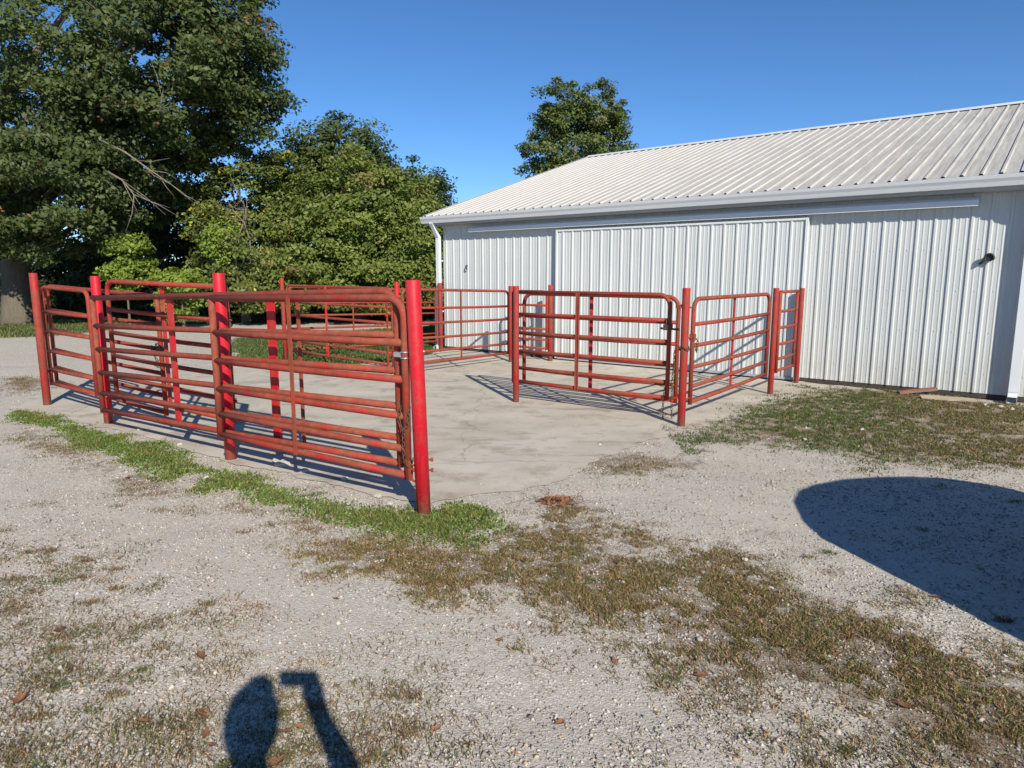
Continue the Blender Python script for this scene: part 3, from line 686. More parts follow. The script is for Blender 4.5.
parts.append(blades(x, y, .012 + .03 * r.random(n), cc, .0042, 1.3, 4))
x, y = sample(DEAD[2:], 11000, 16, .6, .9, 2.0); x, y = clumpy(x, y, 3, 43, .46); x, y = clumpy(x, y, 12, 143, .45); n = len(x)
parts.append(blades(x, y, .008 + .022 * r.random(n), cols(n, (.20, .14, .07), (.36, .27, .15), r, (.10, .14, .04), .2), .004, 1.0, 5))
# scattered tufts over the gravel
tx, ty, th_, tc_ = [], [], [], []
k = 0
while k < 900:
    yy = 1.9 + 7.5 * random.random() ** 1.3; xx = random.uniform(-.8, .8) * (yy + .4)
    px_ = 512 + FPX * xx / (yy * cP + CAMH * sP)
    wgt = .95 if px_ < 460 and yy < 4.6 else (.45 if yy < 5 else .25)
    if random.random() > wgt * (1.6 * float(fbm(np.array([xx]), np.array([yy]), 1.3, 61)[0]) - .2): continue
    if sdist(SLAB, np.array([xx]), np.array([yy]))[0] > -.05 or random.random() < .93 * float(zone(TRK, np.array([xx]), np.array([yy]), .4, .5)[0]): continue
    k += 1; nb = int(random.uniform(15, 150)); rad = random.uniform(.02, .10)
    q = r.normal(size=(nb, 2)) * rad * .75 * np.array([1.5, 1.0]); tx.append(xx + q[:, 0]); ty.append(yy + q[:, 1]); th_.append((.006 + .024 * r.random(nb)))
    t0 = random.random(); base = ((.22, .155, .08), (.34, .26, .15)) if t0 < .62 else (((.12, .15, .05), (.21, .21, .09)) if t0 < .9 else ((.22, .11, .05), (.32, .18, .09)))
    tc_.append(cols(nb, base[0], base[1], r))
x = np.concatenate(tx); y = np.concatenate(ty)
parts.append(blades(x, y, np.concatenate(th_), np.vstack(tc_), .0024, 2.0, 6))
for ps, nn, sd in (([poly([(0, 520), (130, 560), (260, 620), (400, 700), (470, 768), (460, 800), (-80, 800), (-80, 500)])], 5200, 91), (DEAD[:1], 5200, 92), ([DEAD[1]], 2200, 93)):
    x, y = sample(ps, nn, sd, .4, .8); x, y = clumpy(x, y, 6, sd + 60, .42); n = len(x)
    parts.append(blades(x, y, .004 + .012 * r.random(n), cols(n, (.13, .045, .02), (.32, .15, .06), r), .0055, 1.6, sd))
a, b, c_ = join(parts); tag(npmesh('dry_weeds', a, b, M['blade'], c_), 'dry brown weeds and thin tufts growing through the gravel', 'weeds', kind='stuff')
# lawn behind the pen
parts = []
x, y = sample([LAWN[1]], 45000, 17, .3, .5); n = len(x)
parts.append(blades(x, y, .03 + .05 * r.random(n), cols(n, (.07, .12, .03), (.13, .18, .05), r, (.26, .22, .12), .1), .009, .8, 7))
x = r.uniform(-26, 6, 70000); y = r.uniform(17.5, 30, 70000); k = r.random(len(x)) < zone([LAWN[0]], x, y, .6, .6); x, y = x[k], y[k]; n = len(x)
parts.append(blades(x, y, .04 + .06 * r.random(n), cols(n, (.08, .12, .03), (.15, .18, .06), r, (.28, .23, .12), .15), .014, .8, 8))
a, b, c_ = join(parts); tag(npmesh('lawn_grass', a, b, M['blade'], c_), 'mown green grass behind the pen and below the trees', 'grass', kind='stuff')

# fallen leaves, each its own
m = NM('fallen_leaf_brown'); inf = m.n('ObjectInfo'); v = m.tc('Object')
c = m.mix(inf.outputs['Random'], (.15, .055, .03), (.34, .16, .075)); m.col(m.mix(m.noise(v, 60, 4), c, (.13, .06, .03))); m.set(Roughness=.75); M['fleaf'] = m.m
def leafmesh(seed, lobes=5):
    q = random.Random(seed); mb = MB(); out = []; N = 30
    for i in range(N):
        a = 2 * PI * i / N; rr = .55 + .45 * abs(math.cos(a * lobes / 2)) ** .7; out.append((rr * math.cos(a), .7 * rr * math.sin(a)))
    curl = q.uniform(.3, .8)
    f = lambda x, y: curl * (abs(y) ** 1.5 * .8 + .35 * x * x) + q.uniform(0, .04)
    vs = [(0, 0, .0)] + [(x * .5, y * .5, f(x * .5, y * .5)) for x, y in out] + [(x, y, f(x, y)) for x, y in out]
    fs = [(0, 1 + i, 1 + (i + 1) % N) for i in range(N)] + [(1 + i, 1 + N + i, 1 + N + (i + 1) % N, 1 + (i + 1) % N) for i in range(N)]
    mb.add(vs, fs, True); mb.tube([(-.45, 0, .06), (-1.0, 0, .12), (-1.35, .08, .2)], .02, 5); return mb
spots = [(200, 658, .05, 'spiky brown leaf on bare gravel above and left of the head shadow'),
 (205, 732, .05, 'larger of two reddish leaves just left of the head shadow'), (212, 745, .03, 'smaller of two reddish leaves just left of the head shadow'),
 (284, 732, .05, 'orange brown leaf touching the right edge of the head shadow'), (300, 727, .045, 'rust leaf midway between the head and arm shadows'), (277, 764, .055, 'rust leaf at the bottom edge between the head and arm shadows'),
 (60, 630, .05, 'dark curled leaf among the tufts at the far left of the foreground'), (701, 676, .055, 'bright orange brown leaf at the lower edge of the dead weeds'), (690, 664, .03, 'small leaf just above the bright orange brown one'),
 (436, 730, .035, 'brown leaf on the gravel right of the arm shadow'), (142, 722, .045, 'brown leaf in the weeds near the bottom left corner'), (336, 600, .03, 'small lone leaf on the smooth wheel track above the arm shadow'),
 (128, 478, .05, 'small brown leaf beside the dead weeds left of the green strip'), (615, 662, .04, 'leaf where the wheel track meets the dead weeds'), (838, 655, .045, 'brown leaf in the dead weeds below the tip of the car shadow'),
 (935, 598, .04, 'brown leaf close to the lower edge of the car shadow'), (645, 540, .03, 'small leaf at the top end of the dead weed patch'), (905, 708, .055, 'large brown leaf near the bottom right corner'),
 (500, 640, .03, 'small leaf on bare gravel left of the dead weeds'), (560, 722, .035, 'leaf on bare gravel at the bottom centre'), (20, 700, .05, 'brown leaf at the very left edge of the foreground'), (745, 600, .035, 'leaf half hidden in the middle of the dead weeds')]
leafme = None
for i, (u, v_, sz, lb) in enumerate(spots):
    o = leafmesh(i, random.choice((4, 5, 6))).build('fallen_leaf', M['fleaf'])
    x, y = gp(u, v_); o.location = (x, y, float(zat(np.array([x]), np.array([y]))[0]) + .008); sz *= .72; o.scale = (sz, sz * random.uniform(.5, 1), sz * random.uniform(.8, 1.6)); o.rotation_euler = (random.uniform(-.3, .3), random.uniform(-.3, .3), random.uniform(0, 6.28))
    tag(o, lb, 'leaf', 'fallen leaves on the yard')
# heap of dead leaves and hay near the near post
mb = MB()
for k in range(70):
    a = random.uniform(0, 6.28); rr = random.random() ** .6; x = .15 * rr * math.cos(a); y = .11 * rr * math.sin(a); z = .05 * (1 - rr) * random.random() + .008
    q = random.Random(k); lm = leafmesh(k + 100, 5); s = random.uniform(.016, .034); R_ = Matrix.Rotation(random.uniform(0, 6), 4, 'Z') @ Matrix.Rotation(random.uniform(-1, 1), 4, 'X')
    mb.add([tuple(Vector((x, y, z)) + (R_ @ (Vector(p) * s))) for p in lm.v], lm.f, True)
for k in range(40):
    a = random.uniform(0, 6.28); x = random.gauss(0, .12); y = random.gauss(0, .07); L_ = random.uniform(.08, .25)
    mb.tube([(x, y, .012), (x + L_ * .5 * math.cos(a), y + L_ * .5 * math.sin(a), .02 + random.uniform(0, .02)), (x + L_ * math.cos(a), y + L_ * math.sin(a), .01)], .0015, 4)
o = mb.build('leaf_heap', M['fleaf']); o.location = (*gp(556, 503), 0); tag(o, 'small heap of rusty brown leaves and straw right of the near post', 'leaf pile')
# pale rocks along the slab edge
def rock(seed):
    q = np.random.default_rng(seed); bm = bmesh.new(); bmesh.ops.create_icosphere(bm, subdivisions=2, radius=1)
    for v_ in bm.verts:
        p = v_.co; f = 1 + .28 * math.sin(p.x * 3 + seed) * math.cos(p.y * 2.7 + seed * 2) + q.uniform(-.08, .08); v_.co = p * f
    me = bpy.data.meshes.new('loose_rock'); bm.to_mesh(me); bm.free(); me.materials.append(M['rock']); return me
M['rock'] = simple('pale_limestone', (.46, .43, .38), .9, 0, 8, .2, .5)
for i, (u, v_, s) in enumerate([(276, 463, .05), (283, 466, .07), (304, 472, .04), (345, 480, .035), (378, 497, .035), (390, 505, .03), (206, 478, .025), (180, 445, .03), (140, 430, .035), (85, 403, .03), (1001, 407, .03), (1012, 410, .04), (985, 405, .03), (862, 430, .03), (805, 440, .025), (745, 560, .02), (700, 640, .018), (600, 445, .02)]):
    o = bpy.data.objects.new('loose_rock', rock(i)); COL.objects.link(o); x, y = gp(u, v_); o.location = (x, y, s * .25); o.scale = (s, s * .8, s * .55); o.rotation_euler = (0, 0, random.uniform(0, 6))
    if v_ < 415 and u > 900: lb = ('pale limestone chunk at the foot of the barn wall by the right downspout', 'rocks by the right downspout')
    elif u > 700 and v_ < 500: lb = ('pale limestone chunk in the weeds in front of the barn wall', 'rocks in the weeds before the barn')
    elif u > 530: lb = ({745: 'pale pebble at the upper right edge of the dead weed patch', 700: 'pale pebble near the bright orange brown leaf in the dead weeds'}.get(u, 'pale pebble on the bare concrete left of the double gate post foot'), None)
    elif s >= .05: lb = ('largest pale limestone chunk under the middle of the long near gate', None) if s > .06 else ('flat pale limestone chunk touching the largest one under the long gate', None)
    elif u < 100: lb = ('pale limestone pebble beside the foot of the far left post', 'pebbles by the far left post')
    elif u < 230: lb = ('pale limestone pebble between the second and third thick posts of the near side', 'pebbles between the near side posts')
    else: lb = ('pale limestone pebble under the right half of the long near gate', 'pebbles under the long near gate')
    tag(o, lb[0], 'rock', lb[1])

# ------------------------------------------------------------------ trees
def leaves(cl, per, size, seed, greens, extra=None, p=.05, flat=.55):
    """cl: array (n, 4) of clump centre + radius"""
    r = np.random.default_rng(seed); n = len(cl) * per; c = np.repeat(cl, per, 0); tint = np.repeat(r.random(len(cl)), per)
    q = r.normal(size=(n, 3)); q /= np.linalg.norm(q, axis=1)[:, None]; rad = r.random(n) ** .45; q = q * rad[:, None] * c[:, 3:4]; q[:, 2] *= flat
    P = c[:, :3] + q
    cen = cl[:, :3].mean(0); outw = P - cen; outw /= np.linalg.norm(outw, axis=1)[:, None]
    N = r.normal(size=(n, 3)) + np.array([0, 0, .9]) + outw * .9 + np.array([.25, -.7, 0]) * .45; N /= np.linalg.norm(N, axis=1)[:, None]
    A = np.cross(N, r.normal(size=(n, 3))); A /= np.linalg.norm(A, axis=1)[:, None]; B = np.cross(N, A)
    s = (size * (.6 + .8 * r.random(n)))[:, None]
    Vv = np.stack([P - A * s, P - B * s * .55 + N * s * .12, P + A * s, P + B * s * .55 + N * s * .12], 1).reshape(-1, 3)
    F = np.arange(n * 4).reshape(n, 4)
    t = np.clip(tint * .6 + .4 * r.random(n), 0, 1)[:, None]; col = np.array(greens[0]) * (1 - t) + np.array(greens[1]) * t
    if extra is not None:
        hot = np.repeat(r.random(len(cl)) < p, per) & (r.random(n) < .6); col = np.where(hot[:, None] | (r.random(n) < p * .5)[:, None], np.array(extra), col)
    col = col * (.8 + .4 * r.random(n))[:, None]
    return Vv, F, np.repeat(col, 4, 0)
def clumps(ells, seed, shell=.45):
    r = np.random.default_rng(seed); out = []
    for (cx, cy, cz, rx, ry, rz_, n, cr) in ells:
        q = r.normal(size=(n, 3)); q /= np.linalg.norm(q, axis=1)[:, None]; rad = shell + (1 - shell) * r.random(n) ** .6
        lump = 1 + .16 * np.sin(q[:, 0] * 5 + seed) * np.cos(q[:, 2] * 4 + seed) + r.normal(size=n) * .05
        P = q * (rad * lump)[:, None] * np.array([rx, ry, rz_]) + np.array([cx, cy, cz])
        out.append(np.hstack([P, (cr * (.6 + .8 * r.random(n)))[:, None]]))
    o = np.vstack(out); o[:, 2] = np.maximum(o[:, 2], .35); return o
def tree(name, x, y, ells, per, size, greens, label, trunk=(.2, 3), seed=0, extra=None, p=.05, limbs=14, cat='tree', group=None, shell=.45, dead=0, flare=1.35, lean=(0, 0)):
    t = empty(name, (x, y, 0)); tag(t, label, cat, group); q = random.Random(seed)
    cl = clumps(ells, seed, shell); r0, th_ = trunk
    mb = MB(); top = ells[0][2] + ells[0][5] * .3
    pts = [(0, 0, -.2), (0, 0, .25), (lean[0] * .2, lean[1] * .2, th_ * .4), (lean[0] * .6, lean[1] * .6, th_), (lean[0] + q.uniform(-.3, .3), lean[1] + q.uniform(-.3, .3), (th_ + top) / 2), (ells[0][0], ells[0][1], top)]
    mb.tube(pts, [r0 * flare * 1.25, r0 * flare, r0, r0 * .85, r0 * .5, r0 * .12], 14)
    idx = list(range(len(cl))); q.shuffle(idx)
    for k in idx[:limbs]:
        c_ = Vector(cl[k][:3]); z0 = min(top * .9, max(th_ * .7, c_.z * q.uniform(.35, .7))); f = (z0 - th_) / max(.1, top - th_); s = Vector((lean[0] * .6, lean[1] * .6, z0)) if f < 0.3 else Vector((ells[0][0] * f, ells[0][1] * f, z0))
        rr = r0 * q.uniform(.18, .36); md = s.lerp(c_, .5) + Vector((q.uniform(-.4, .4), q.uniform(-.4, .4), q.uniform(-.2, .5)))
        mb.tube([s, s.lerp(md, .5), md, md.lerp(c_, .6) + Vector((0, 0, q.uniform(-.2, .2))), c_], [rr, rr * .8, rr * .55, rr * .35, rr * .12], 7)
        for j in range(3):
            e = md.lerp(c_, q.random()); e2 = e + Vector((q.uniform(-1, 1), q.uniform(-1, 1), q.uniform(-.3, .8)))
            mb.tube([e, e.lerp(e2, .5) + Vector((0, 0, .1)), e2], [rr * .25, rr * .15, rr * .05], 5)
    mb.build('trunk', M['bark'], t)
    V_, F_, C_ = leaves(cl, per, size, seed + 1, greens, extra, p)
    npmesh('crown', V_, F_, M['leaf'], C_, t)
    return t
def dead_branch(t, pts, r0, seed, name='dead_branch'):
    q = random.Random(seed); mb = MB(); P = [Vector(p) for p in pts]; n = len(P)
    mb.tube(P, [r0 * .7 * (1 - .85 * i / (n - 1)) for i in range(n)], 7)
    for i in range(1, n):
        for j in range(2):
            s = P[i - 1].lerp(P[i], q.random()); d = (P[i] - P[i - 1]).normalized(); e = s + (d + Vector((q.uniform(-.9, .9), q.uniform(-.5, .5), q.uniform(-.8, .6)))) * q.uniform(.4, 1.1)
            mb.tube([s, s.lerp(e, .5) + Vector((q.uniform(-.08, .08), 0, q.uniform(-.08, .08))), e], [r0 * .3, r0 * .2, r0 * .06], 5)
    mb.build(name, M['dead'], t)
def at(u, row, d):      # world x, z of a pixel at distance d
    k = (row - 384) / FPX; z = hrow(row, d); dep = d * cP - (z - CAMH) * sP
    return (u - 512) / FPX * dep, z
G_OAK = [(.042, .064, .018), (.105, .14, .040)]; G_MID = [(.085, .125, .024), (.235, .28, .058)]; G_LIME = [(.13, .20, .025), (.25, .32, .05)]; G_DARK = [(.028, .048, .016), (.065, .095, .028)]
def E(u, row, d, ru, rrow, depth, n, cr, ox, oy):
    """crown lobe seen at pixel (u,row) at distance d with half-size in pixels"""
    x, z = at(u, row, d); k = d / FPX; return (x - ox, d - oy, z, ru * k, depth, rrow * k, n, cr)
# big oak, left
ox, _ = at(19, 300, 25.5); oy = 25.5
els = [E(95, 30, 25, 165, 150, 5.5, 285, .58, ox, oy), E(160, 70, 23.5, 110, 90, 3.5, 210, .7, ox, oy), E(245, 75, 24.5, 46, 50, 2.2, 46, .6, ox, oy), E(55, 190, 22.5, 75, 62, 3.0, 130, .6, ox, oy), E(150, 165, 25.5, 80, 55, 2.6, 110, .65, ox, oy), E(-120, 40, 26, 150, 190, 5, 160, .9, ox, oy), E(10, 225, 24, 50, 30, 2, 46, .5, ox, oy), E(215, 20, 25, 60, 60, 3, 60, .6, ox, oy)]
oak = tree('oak_tree', ox, oy, els, 175, .078, G_OAK, 'huge dark green oak with a broad grey trunk at the left edge', (.50, 3.2), 3, (.24, .12, .04), .016, 34, shell=.45, flare=1.25)
def rel(o, pts): return [(at(u, rw, d)[0] - o.location.x, d - o.location.y, at(u, rw, d)[1]) for u, rw, d in pts]
dead_branch(oak, rel(oak, [(100, 140, 21.5), (125, 152, 21.2), (150, 170, 21), (172, 185, 21), (190, 200, 21)]), .045, 1)
dead_branch(oak, rel(oak, [(108, 172, 21.3), (122, 180, 21.1), (132, 192, 21), (140, 205, 21)]), .05, 2)
dead_branch(oak, rel(oak, [(150, 112, 20.2), (160, 110, 20.1), (163, 90, 20.1)]), .03, 3)
dead_branch(oak, rel(oak, [(0, 262, 22.5), (20, 255, 22), (40, 248, 21.8)]), .04, 4)
# pale loose tree with dead limbs, left of the maple
x, _ = at(246, 300, 25.5)
els = [E(240, 190, 25.5, 48, 50, 2.2, 75, .5, x, 25.5), E(245, 255, 25, 52, 48, 2.2, 110, .5, x, 25.5), E(285, 200, 26, 30, 50, 1.6, 50, .5, x, 25.5), E(262, 285, 24.6, 40, 26, 1.8, 60, .45, x, 25.5)]
t2 = tree('walnut_tree', x, 25.5, els, 130, .072, [(.08, .11, .025), (.18, .21, .05)], 'loose green tree with bare grey limbs and a few yellow leaves beside the round maple', (.15, 3), 9, (.42, .40, .06), .05, 14)
dead_branch(t2, rel(t2, [(240, 300, 23.2), (236, 262, 23.1), (240, 232, 23), (247, 215, 23), (243, 200, 23)]), .05, 5)
dead_branch(t2, rel(t2, [(251, 262, 23), (250, 240, 23), (244, 222, 22.9), (232, 210, 22.9), (220, 206, 22.9)]), .04, 6)
# round maple in front of the wood
x, _ = at(360, 300, 26.5)
els = [E(366, 215, 26.5, 74, 56, 3.2, 300, .5, x, 26.5), E(330, 250, 25.5, 62, 55, 2.4, 200, .5, x, 26.5), E(412, 245, 26, 42, 58, 2.2, 170, .5, x, 26.5), E(370, 285, 25.2, 92, 26, 2.0, 190, .45, x, 26.5), E(300, 275, 25, 50, 34, 2.0, 110, .45, x, 26.5)]
tree('maple_tree', x, 26.5, els, 135, .070, G_MID, 'broad rounded olive green maple reaching the ground left of the barn', (.22, 2.2), 12, (.22, .17, .06), .06, 16)
# darker crowns behind the maple
x, _ = at(345, 300, 33)
els = [E(345, 160, 33, 46, 38, 3, 110, .7, x, 33), E(320, 200, 33, 50, 40, 3, 90, .7, x, 33), E(375, 195, 33, 40, 38, 3, 70, .7, x, 33)]
tree('ash_tree', x, 33, els, 120, .09, G_OAK, 'dark green tree whose pointed top shows above the round maple', (.25, 4), 21, None, 0, 12)
x, _ = at(425, 300, 35)
els = [E(425, 200, 35, 27, 36, 2.5, 70, .6, x, 35), E(440, 240, 35, 20, 50, 2.5, 60, .6, x, 35), E(400, 215, 35, 30, 40, 2.5, 60, .6, x, 35)]
tree('cedar_tree', x, 35, els, 110, .08, [(.035, .06, .028), (.07, .105, .04)], 'dark green tree peeping over the right shoulder of the round maple', (.2, 4), 22, None, 0, 10)
# tree behind the barn
x, _ = at(578, 200, 48)
els = [E(575, 150, 48, 40, 60, 3.4, 170, .75, x, 48), E(598, 112, 48, 28, 26, 2.4, 52, .6, x, 48), E(560, 110, 48, 22, 25, 2.2, 46, .6, x, 48), E(540, 165, 48, 16, 40, 2, 36, .6, x, 48), E(618, 150, 48, 15, 34, 2, 34, .6, x, 48), E(575, 210, 48, 55, 60, 3.6, 160, .9, x, 48)]
tree('shade_tree', x, 48, els, 120, .10, [(.070, .105, .026), (.17, .21, .058)], 'tall green tree rising alone behind the barn roof', (.35, 5), 31, (.16, .13, .05), .05, 16)
# dark understorey and bright saplings under the oak
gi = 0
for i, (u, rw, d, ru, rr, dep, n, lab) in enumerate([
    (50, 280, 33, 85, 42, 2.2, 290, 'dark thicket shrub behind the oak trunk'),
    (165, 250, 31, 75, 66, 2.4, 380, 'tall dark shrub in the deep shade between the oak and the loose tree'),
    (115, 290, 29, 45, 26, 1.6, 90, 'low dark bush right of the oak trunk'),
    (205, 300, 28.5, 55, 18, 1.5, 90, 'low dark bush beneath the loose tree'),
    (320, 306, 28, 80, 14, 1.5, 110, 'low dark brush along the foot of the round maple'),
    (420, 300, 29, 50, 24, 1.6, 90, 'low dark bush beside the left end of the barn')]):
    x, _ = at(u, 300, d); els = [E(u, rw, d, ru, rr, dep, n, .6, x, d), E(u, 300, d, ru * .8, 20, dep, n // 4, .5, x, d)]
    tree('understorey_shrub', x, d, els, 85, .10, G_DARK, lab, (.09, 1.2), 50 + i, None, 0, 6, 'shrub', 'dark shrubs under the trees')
for i, (u, rw, d, ru, rr, n, lab) in enumerate([
    (128, 256, 22.8, 22, 17, 36, 'bright lime green sapling catching the sun right of the oak trunk'),
    (182, 283, 22.6, 24, 16, 34, 'bright lime green sapling behind the top rail of the folded gate'),
    (228, 240, 23.4, 18, 16, 22, 'yellow green sapling in front of the bare limbs')]):
    x, _ = at(u, 300, d); els = [E(u, rw, d, ru, rr, .9, n, .34, x, d), E(u - 4, rw + 22, d, ru * .8, 14, .8, n // 2, .3, x, d)]
    tree('sapling', x, d, els, 110, .058, G_LIME, lab, (.035, 1.0), 70 + i, None, 0, 8, 'sapling', 'bright saplings at the edge of the wood')

# ------------------------------------------------------------------ parked car right of the photographer (throws the large rounded shadow)
car = empty('parked_car', (2.64, 2.95, 0), math.radians(16)); tag(car, 'dark blue estate car parked just right of the photographer, its rounded shadow on the gravel', 'car')
M['carpaint'] = simple('dark_blue_car_paint', (.03, .05, .10), .3, .1, 2, .05, 0); M['glass'] = simple('tinted_glass', (.015, .018, .02), .08, 0, 2, .02, 0)
M['tyre'] = simple('tyre_rubber', (.02, .02, .02), .85, 0, 30, .2, .2); M['rim'] = simple('alloy_rim', (.5, .5, .52), .35, .8, 10, .1, 0)
M['lampred'] = simple('red_lamp_lens', (.4, .01, .01), .25, 0, 10, .1, 0); M['lampwhite'] = simple('clear_lamp_lens', (.7, .7, .7), .2, 0, 10, .1, 0)
sec = [(.14, .24), (.05, .45), (.0, .8), (.0, 1.0), (.12, 1.2), (.34, 1.42), (.56, 1.54), (.85, 1.62), (1.2, 1.655), (1.55, 1.64), (1.85, 1.60), (2.08, 1.53), (2.29, 1.38), (2.4, 1.1), (2.4, .8), (2.35, .45), (2.26, .24)]
stn = [(0, .97, 1.655, .02), (-.10, 1.0, 2, 0), (-.6, 1.0, 2, 0), (-2.6, .99, 2, 0), (-3.35, .98, 1.06, .01), (-4.3, .96, .98, .04), (-4.62, .9, .80, .10)]
vs = []; n = len(sec)
for (yy, sz_, cap, ins) in stn:
    for (x_, z_) in sec: vs.append((1.2 + (x_ - 1.2) * (1 - ins), yy, min(z_ * sz_ if z_ > .3 else z_, cap)))
mb = MB(); mb.add(vs, [(a * n + i, a * n + (i + 1) % n, (a + 1) * n + (i + 1) % n, (a + 1) * n + i) for a in range(len(stn) - 1) for i in range(n)] + [tuple(reversed(range(n))), tuple((len(stn) - 1) * n + i for i in range(n))])
mb.build('body', M['carpaint'], car)
for sx in (0, 1):
    X_ = (lambda q: q) if sx == 0 else (lambda q: 2.4 - q)
    for (y0, y1) in ((-.35, -1.25), (-1.33, -2.15), (-2.23, -2.95)):
        e1 = y1 + (.32 if y1 < -2.8 else 0); f = [(X_(.09), y0, 1.09), (X_(.09), y1, 1.09), (X_(.34), e1, 1.385), (X_(.34), y0 - .05, 1.385)]
        MB().add(f + [(a + (.03 if sx == 0 else -.03), b, c_ - .02) for a, b, c_ in f], [(0, 1, 2, 3), (7, 6, 5, 4), (0, 4, 5, 1), (1, 5, 6, 2), (2, 6, 7, 3), (3, 7, 4, 0)]).build('window', M['glass'], car)
    for yy in (-1.22, -2.1): MB().box(min(X_(-.015), X_(.01)), max(X_(-.015), X_(.01)), yy - .06, yy + .06, .93, .96).build('door_handle', M['black'], car)
    MB().box(min(X_(-.16), X_(.02)), max(X_(-.16), X_(.02)), -2.98, -2.88, 1.02, 1.16).build('mirror', M['black'], car)
    for yy in (-.85, -3.75):
        xa = X_(.14); wl = MB().tube([(xa - .11, yy, .33), (xa - .10, yy, .33), (xa + .10, yy, .33), (xa + .11, yy, .33)], [.30, .33, .33, .30], 28).build('wheel', M['tyre'], car)
        xo = X_(.02); MB().tube([(xo, yy, .33), (X_(.035), yy, .33)], .2, 20).build('rim', M['rim'], wl)
    MB().box(min(X_(.08), X_(.32)), max(X_(.08), X_(.32)), -.05, .015, .78, 1.0).build('tail_light', M['lampred'], car)
    MB().box(min(X_(.28), X_(.62)), max(X_(.28), X_(.62)), -4.65, -4.5, .60, .72).build('headlight', M['lampwhite'], car)
MB().box(.6, 1.8, -.04, .012, 1.1, 1.48).build('rear_window', M['glass'], car)
for sx in (.72, 1.72): MB().tube([(sx, -.25, 1.60), (sx, -.3, 1.70), (sx, -1.5, 1.715), (sx, -2.4, 1.70), (sx, -2.45, 1.60)], .018, 8).build('roof_rail', M['black'], car)
MB().box(.15, 2.25, -.1, .07, .36, .52).build('bumper', M['black'], car); MB().box(.3, 2.1, -4.72, -4.55, .30, .48).build('bumper', M['black'], car)

# ------------------------------------------------------------------ the photographer, whose head, arm and phone shade the gravel
M['skin'] = simple('skin', (.55, .33, .24), .5, 0, 30, .08, .05); M['shirt'] = simple('navy_shirt', (.05, .07, .13), .85, 0, 40, .15, .2); M['jeans'] = simple('blue_jeans', (.07, .10, .17), .85, 0, 60, .2, .2); M['hair'] = simple('brown_hair', (.07, .045, .03), .7, 0, 60, .3, .4)
def skinned(name, joints, edges, mat, parent, sub=2, root=0):
    me = bpy.data.meshes.new(name); me.from_pydata([j[0] for j in joints], edges, []); o = bpy.data.objects.new(name, me); COL.objects.link(o)
    sk = o.modifiers.new('skin', 'SKIN'); sk.use_smooth_shade = True; sb = o.modifiers.new('sub', 'SUBSURF'); sb.levels = sub; sb.render_levels = sub
    for i, j in enumerate(joints): me.skin_vertices[0].data[i].radius = j[1] if isinstance(j[1], tuple) else (j[1], j[1])
    me.skin_vertices[0].data[root].use_root = True
    dg = bpy.context.evaluated_depsgraph_get(); dg.update(); nm = bpy.data.meshes.new_from_object(o.evaluated_get(dg)); nm.name = name
    bpy.data.objects.remove(o); o = bpy.data.objects.new(name, nm); COL.objects.link(o); nm.materials.clear(); nm.materials.append(mat)
    for p in nm.polygons: p.use_smooth = True
    if parent: o.parent = parent
    return o
px0, py0 = -.108, -.31
J = [((px0, py0, .98), (.15, .11)), ((px0, py0, 1.18), (.14, .105)), ((px0, py0, 1.40), (.165, .11)), ((px0, py0 + .01, 1.56), (.09, .075)), ((px0, py0 + .04, 1.66), (.058, .058)), ((px0, py0 + .085, 1.76), (.08, .095)), ((px0, py0 + .09, 1.86), (.078, .09)), ((px0, py0 + .085, 1.92), (.045, .05)),
     ((px0 + .19, py0, 1.50), .062), ((px0 + .28, py0 + .10, 1.38), .058), ((px0 + .345, py0 + .17, 1.35), .060), ((px0 + .29, py0 + .21, 1.50), .055), ((.100, -.085, 1.67), .040), ((.072, -.055, 1.745), (.058, .034)), ((.066, -.045, 1.80), (.046, .022)),
     ((px0 - .19, py0, 1.50), .062), ((px0 - .24, py0 - .02, 1.22), .045), ((px0 - .23, py0 + .08, 1.0), .032), ((px0 - .225, py0 + .11, .92), (.022, .04)),
     ((px0 + .10, py0, .90), .095), ((px0 + .12, py0 + .02, .50), .062), ((px0 + .13, py0 - .02, .10), .042), ((px0 + .14, py0 + .14, .04), (.045, .03)),
     ((px0 - .10, py0, .90), .095), ((px0 - .12, py0 + .02, .50), .062), ((px0 - .13, py0 - .02, .10), .042), ((px0 - .14, py0 + .14, .04), (.045, .03))]
Ed = [(0, 1), (1, 2), (2, 3), (3, 4), (4, 5), (5, 6), (6, 7), (2, 8), (8, 9), (9, 10), (10, 11), (11, 12), (12, 13), (13, 14), (2, 15), (15, 16), (16, 17), (17, 18), (0, 19), (19, 20), (20, 21), (21, 22), (0, 23), (23, 24), (24, 25), (25, 26)]
per = skinned('person', J, Ed, M['skin'], None)
tag(per, 'person standing behind the camera in navy shirt and jeans, right arm raised with a phone', 'person')
def fingers(base, dirs, r0):
    mb = MB()
    for b, pts in zip(base, dirs):
        P = [Vector(b)]
        for d in pts: P.append(P[-1] + Vector(d))
        mb.tube(P, [r0, r0 * .95, r0 * .85, r0 * .6][:len(P)], 8)
    return mb
fb = [(.082, -.045, 1.745), (.083, -.045, 1.765), (.082, -.046, 1.785), (.080, -.047, 1.802)]
fingers(fb, [[(.012, .018, .004), (-.012, .018, .003), (-.022, .004, 0)] for _ in fb], .008).build('fingers', M['skin'], per)
fingers([(.07, -.055, 1.745)], [[(-.015, -.003, .02), (-.01, .012, .018), (-.002, .006, .01)]], .010).build('thumb', M['skin'], per)
lf = [(px0 - .225 + dx, py0 + .11 + dx * .3, .90) for dx in (-.02, -.007, .007, .02)]
fingers(lf, [[(0, .004, -.03), (.004, .01, -.025), (.006, .012, -.012)] for _ in lf], .008).build('fingers', M['skin'], per)
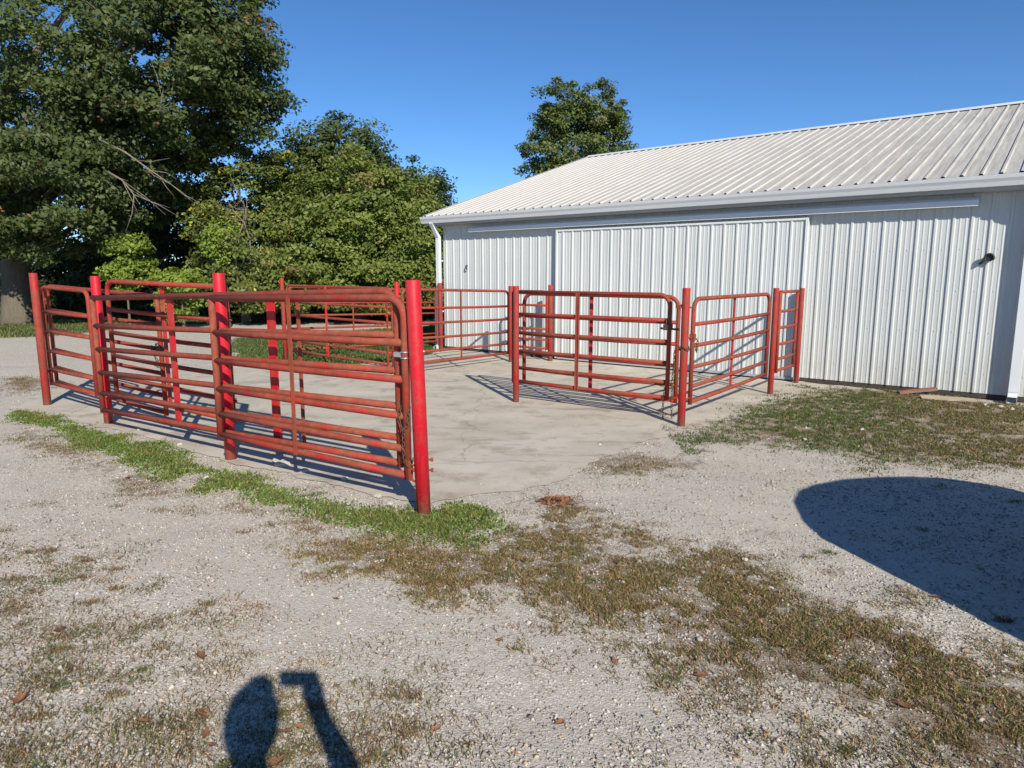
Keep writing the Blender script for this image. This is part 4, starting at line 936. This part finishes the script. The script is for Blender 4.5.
fingers([(px0 - .205, py0 + .13, .93)], [[(.012, .012, -.02), (.004, .006, -.022)]], .009).build('thumb', M['skin'], per)
sj = [((px0, py0, .74), (.185, .15)), ((px0, py0, .93), (.185, .145)), ((px0, py0, 1.18), (.155, .12)), ((px0, py0, 1.40), (.18, .125)), ((px0, py0 + .01, 1.55), (.10, .085)), ((px0 + .19, py0, 1.50), .076), ((px0 + .255, py0 + .085, 1.40), .062), ((px0 - .19, py0, 1.50), .076), ((px0 - .23, py0 - .015, 1.28), .060)]
skinned('shirt', sj, [(0, 1), (1, 2), (2, 3), (3, 4), (3, 5), (5, 6), (3, 7), (7, 8)], M['shirt'], per)
tj = [((px0, py0, .90), (.13, .11)), ((px0 + .095, py0, .76), .095), ((px0 + .12, py0 + .02, .50), .078), ((px0 + .13, py0 - .02, .06), .062), ((px0 - .095, py0, .76), .095), ((px0 - .12, py0 + .02, .50), .078), ((px0 - .13, py0 - .02, .06), .062)]
skinned('jeans', tj, [(0, 1), (1, 2), (2, 3), (0, 4), (4, 5), (5, 6)], M['jeans'], per)
MB().ell((px0 - .005, py0 + .045, 1.755), (.112, .10, .165), 16, 12).build('hair', M['hair'], per)
hd = (px0, py0 + .09, 1.80)
mb = MB().tube([(px0, py0 + .175, 1.82), (px0, py0 + .20, 1.79), (px0, py0 + .185, 1.775)], [.010, .015, .012], 8); mb.build('nose', M['skin'], per)
for sx in (-1, 1): MB().ell((px0 + sx * .085, py0 + .075, 1.80), (.012, .022, .032), 8, 6).build('ear', M['skin'], per); MB().ell((px0 + sx * .032, py0 + .170, 1.825), (.013, .010, .009), 8, 6).build('eye', M['black'], per)
MB().ell((px0, py0 + .172, 1.745), (.026, .010, .007), 10, 6).build('mouth', simple('lips', (.4, .17, .14), .5, 0), per)
for sx in (-1, 1): MB().ell((px0 + sx * .135, py0 + .07, .04), (.055, .15, .05), 12, 8).build('boot', M['black'], per)
ph = MB().box(-.085, .075, -.018, -.009, CAMH - .038, CAMH + .038).build('phone', M['black']); tag(ph, 'dark phone held sideways at eye level in the raised right hand', 'phone')
MB().box(-.07, .08, -.0188, -.0182, CAMH - .034, CAMH + .034).build('screen', M['glass'], ph)
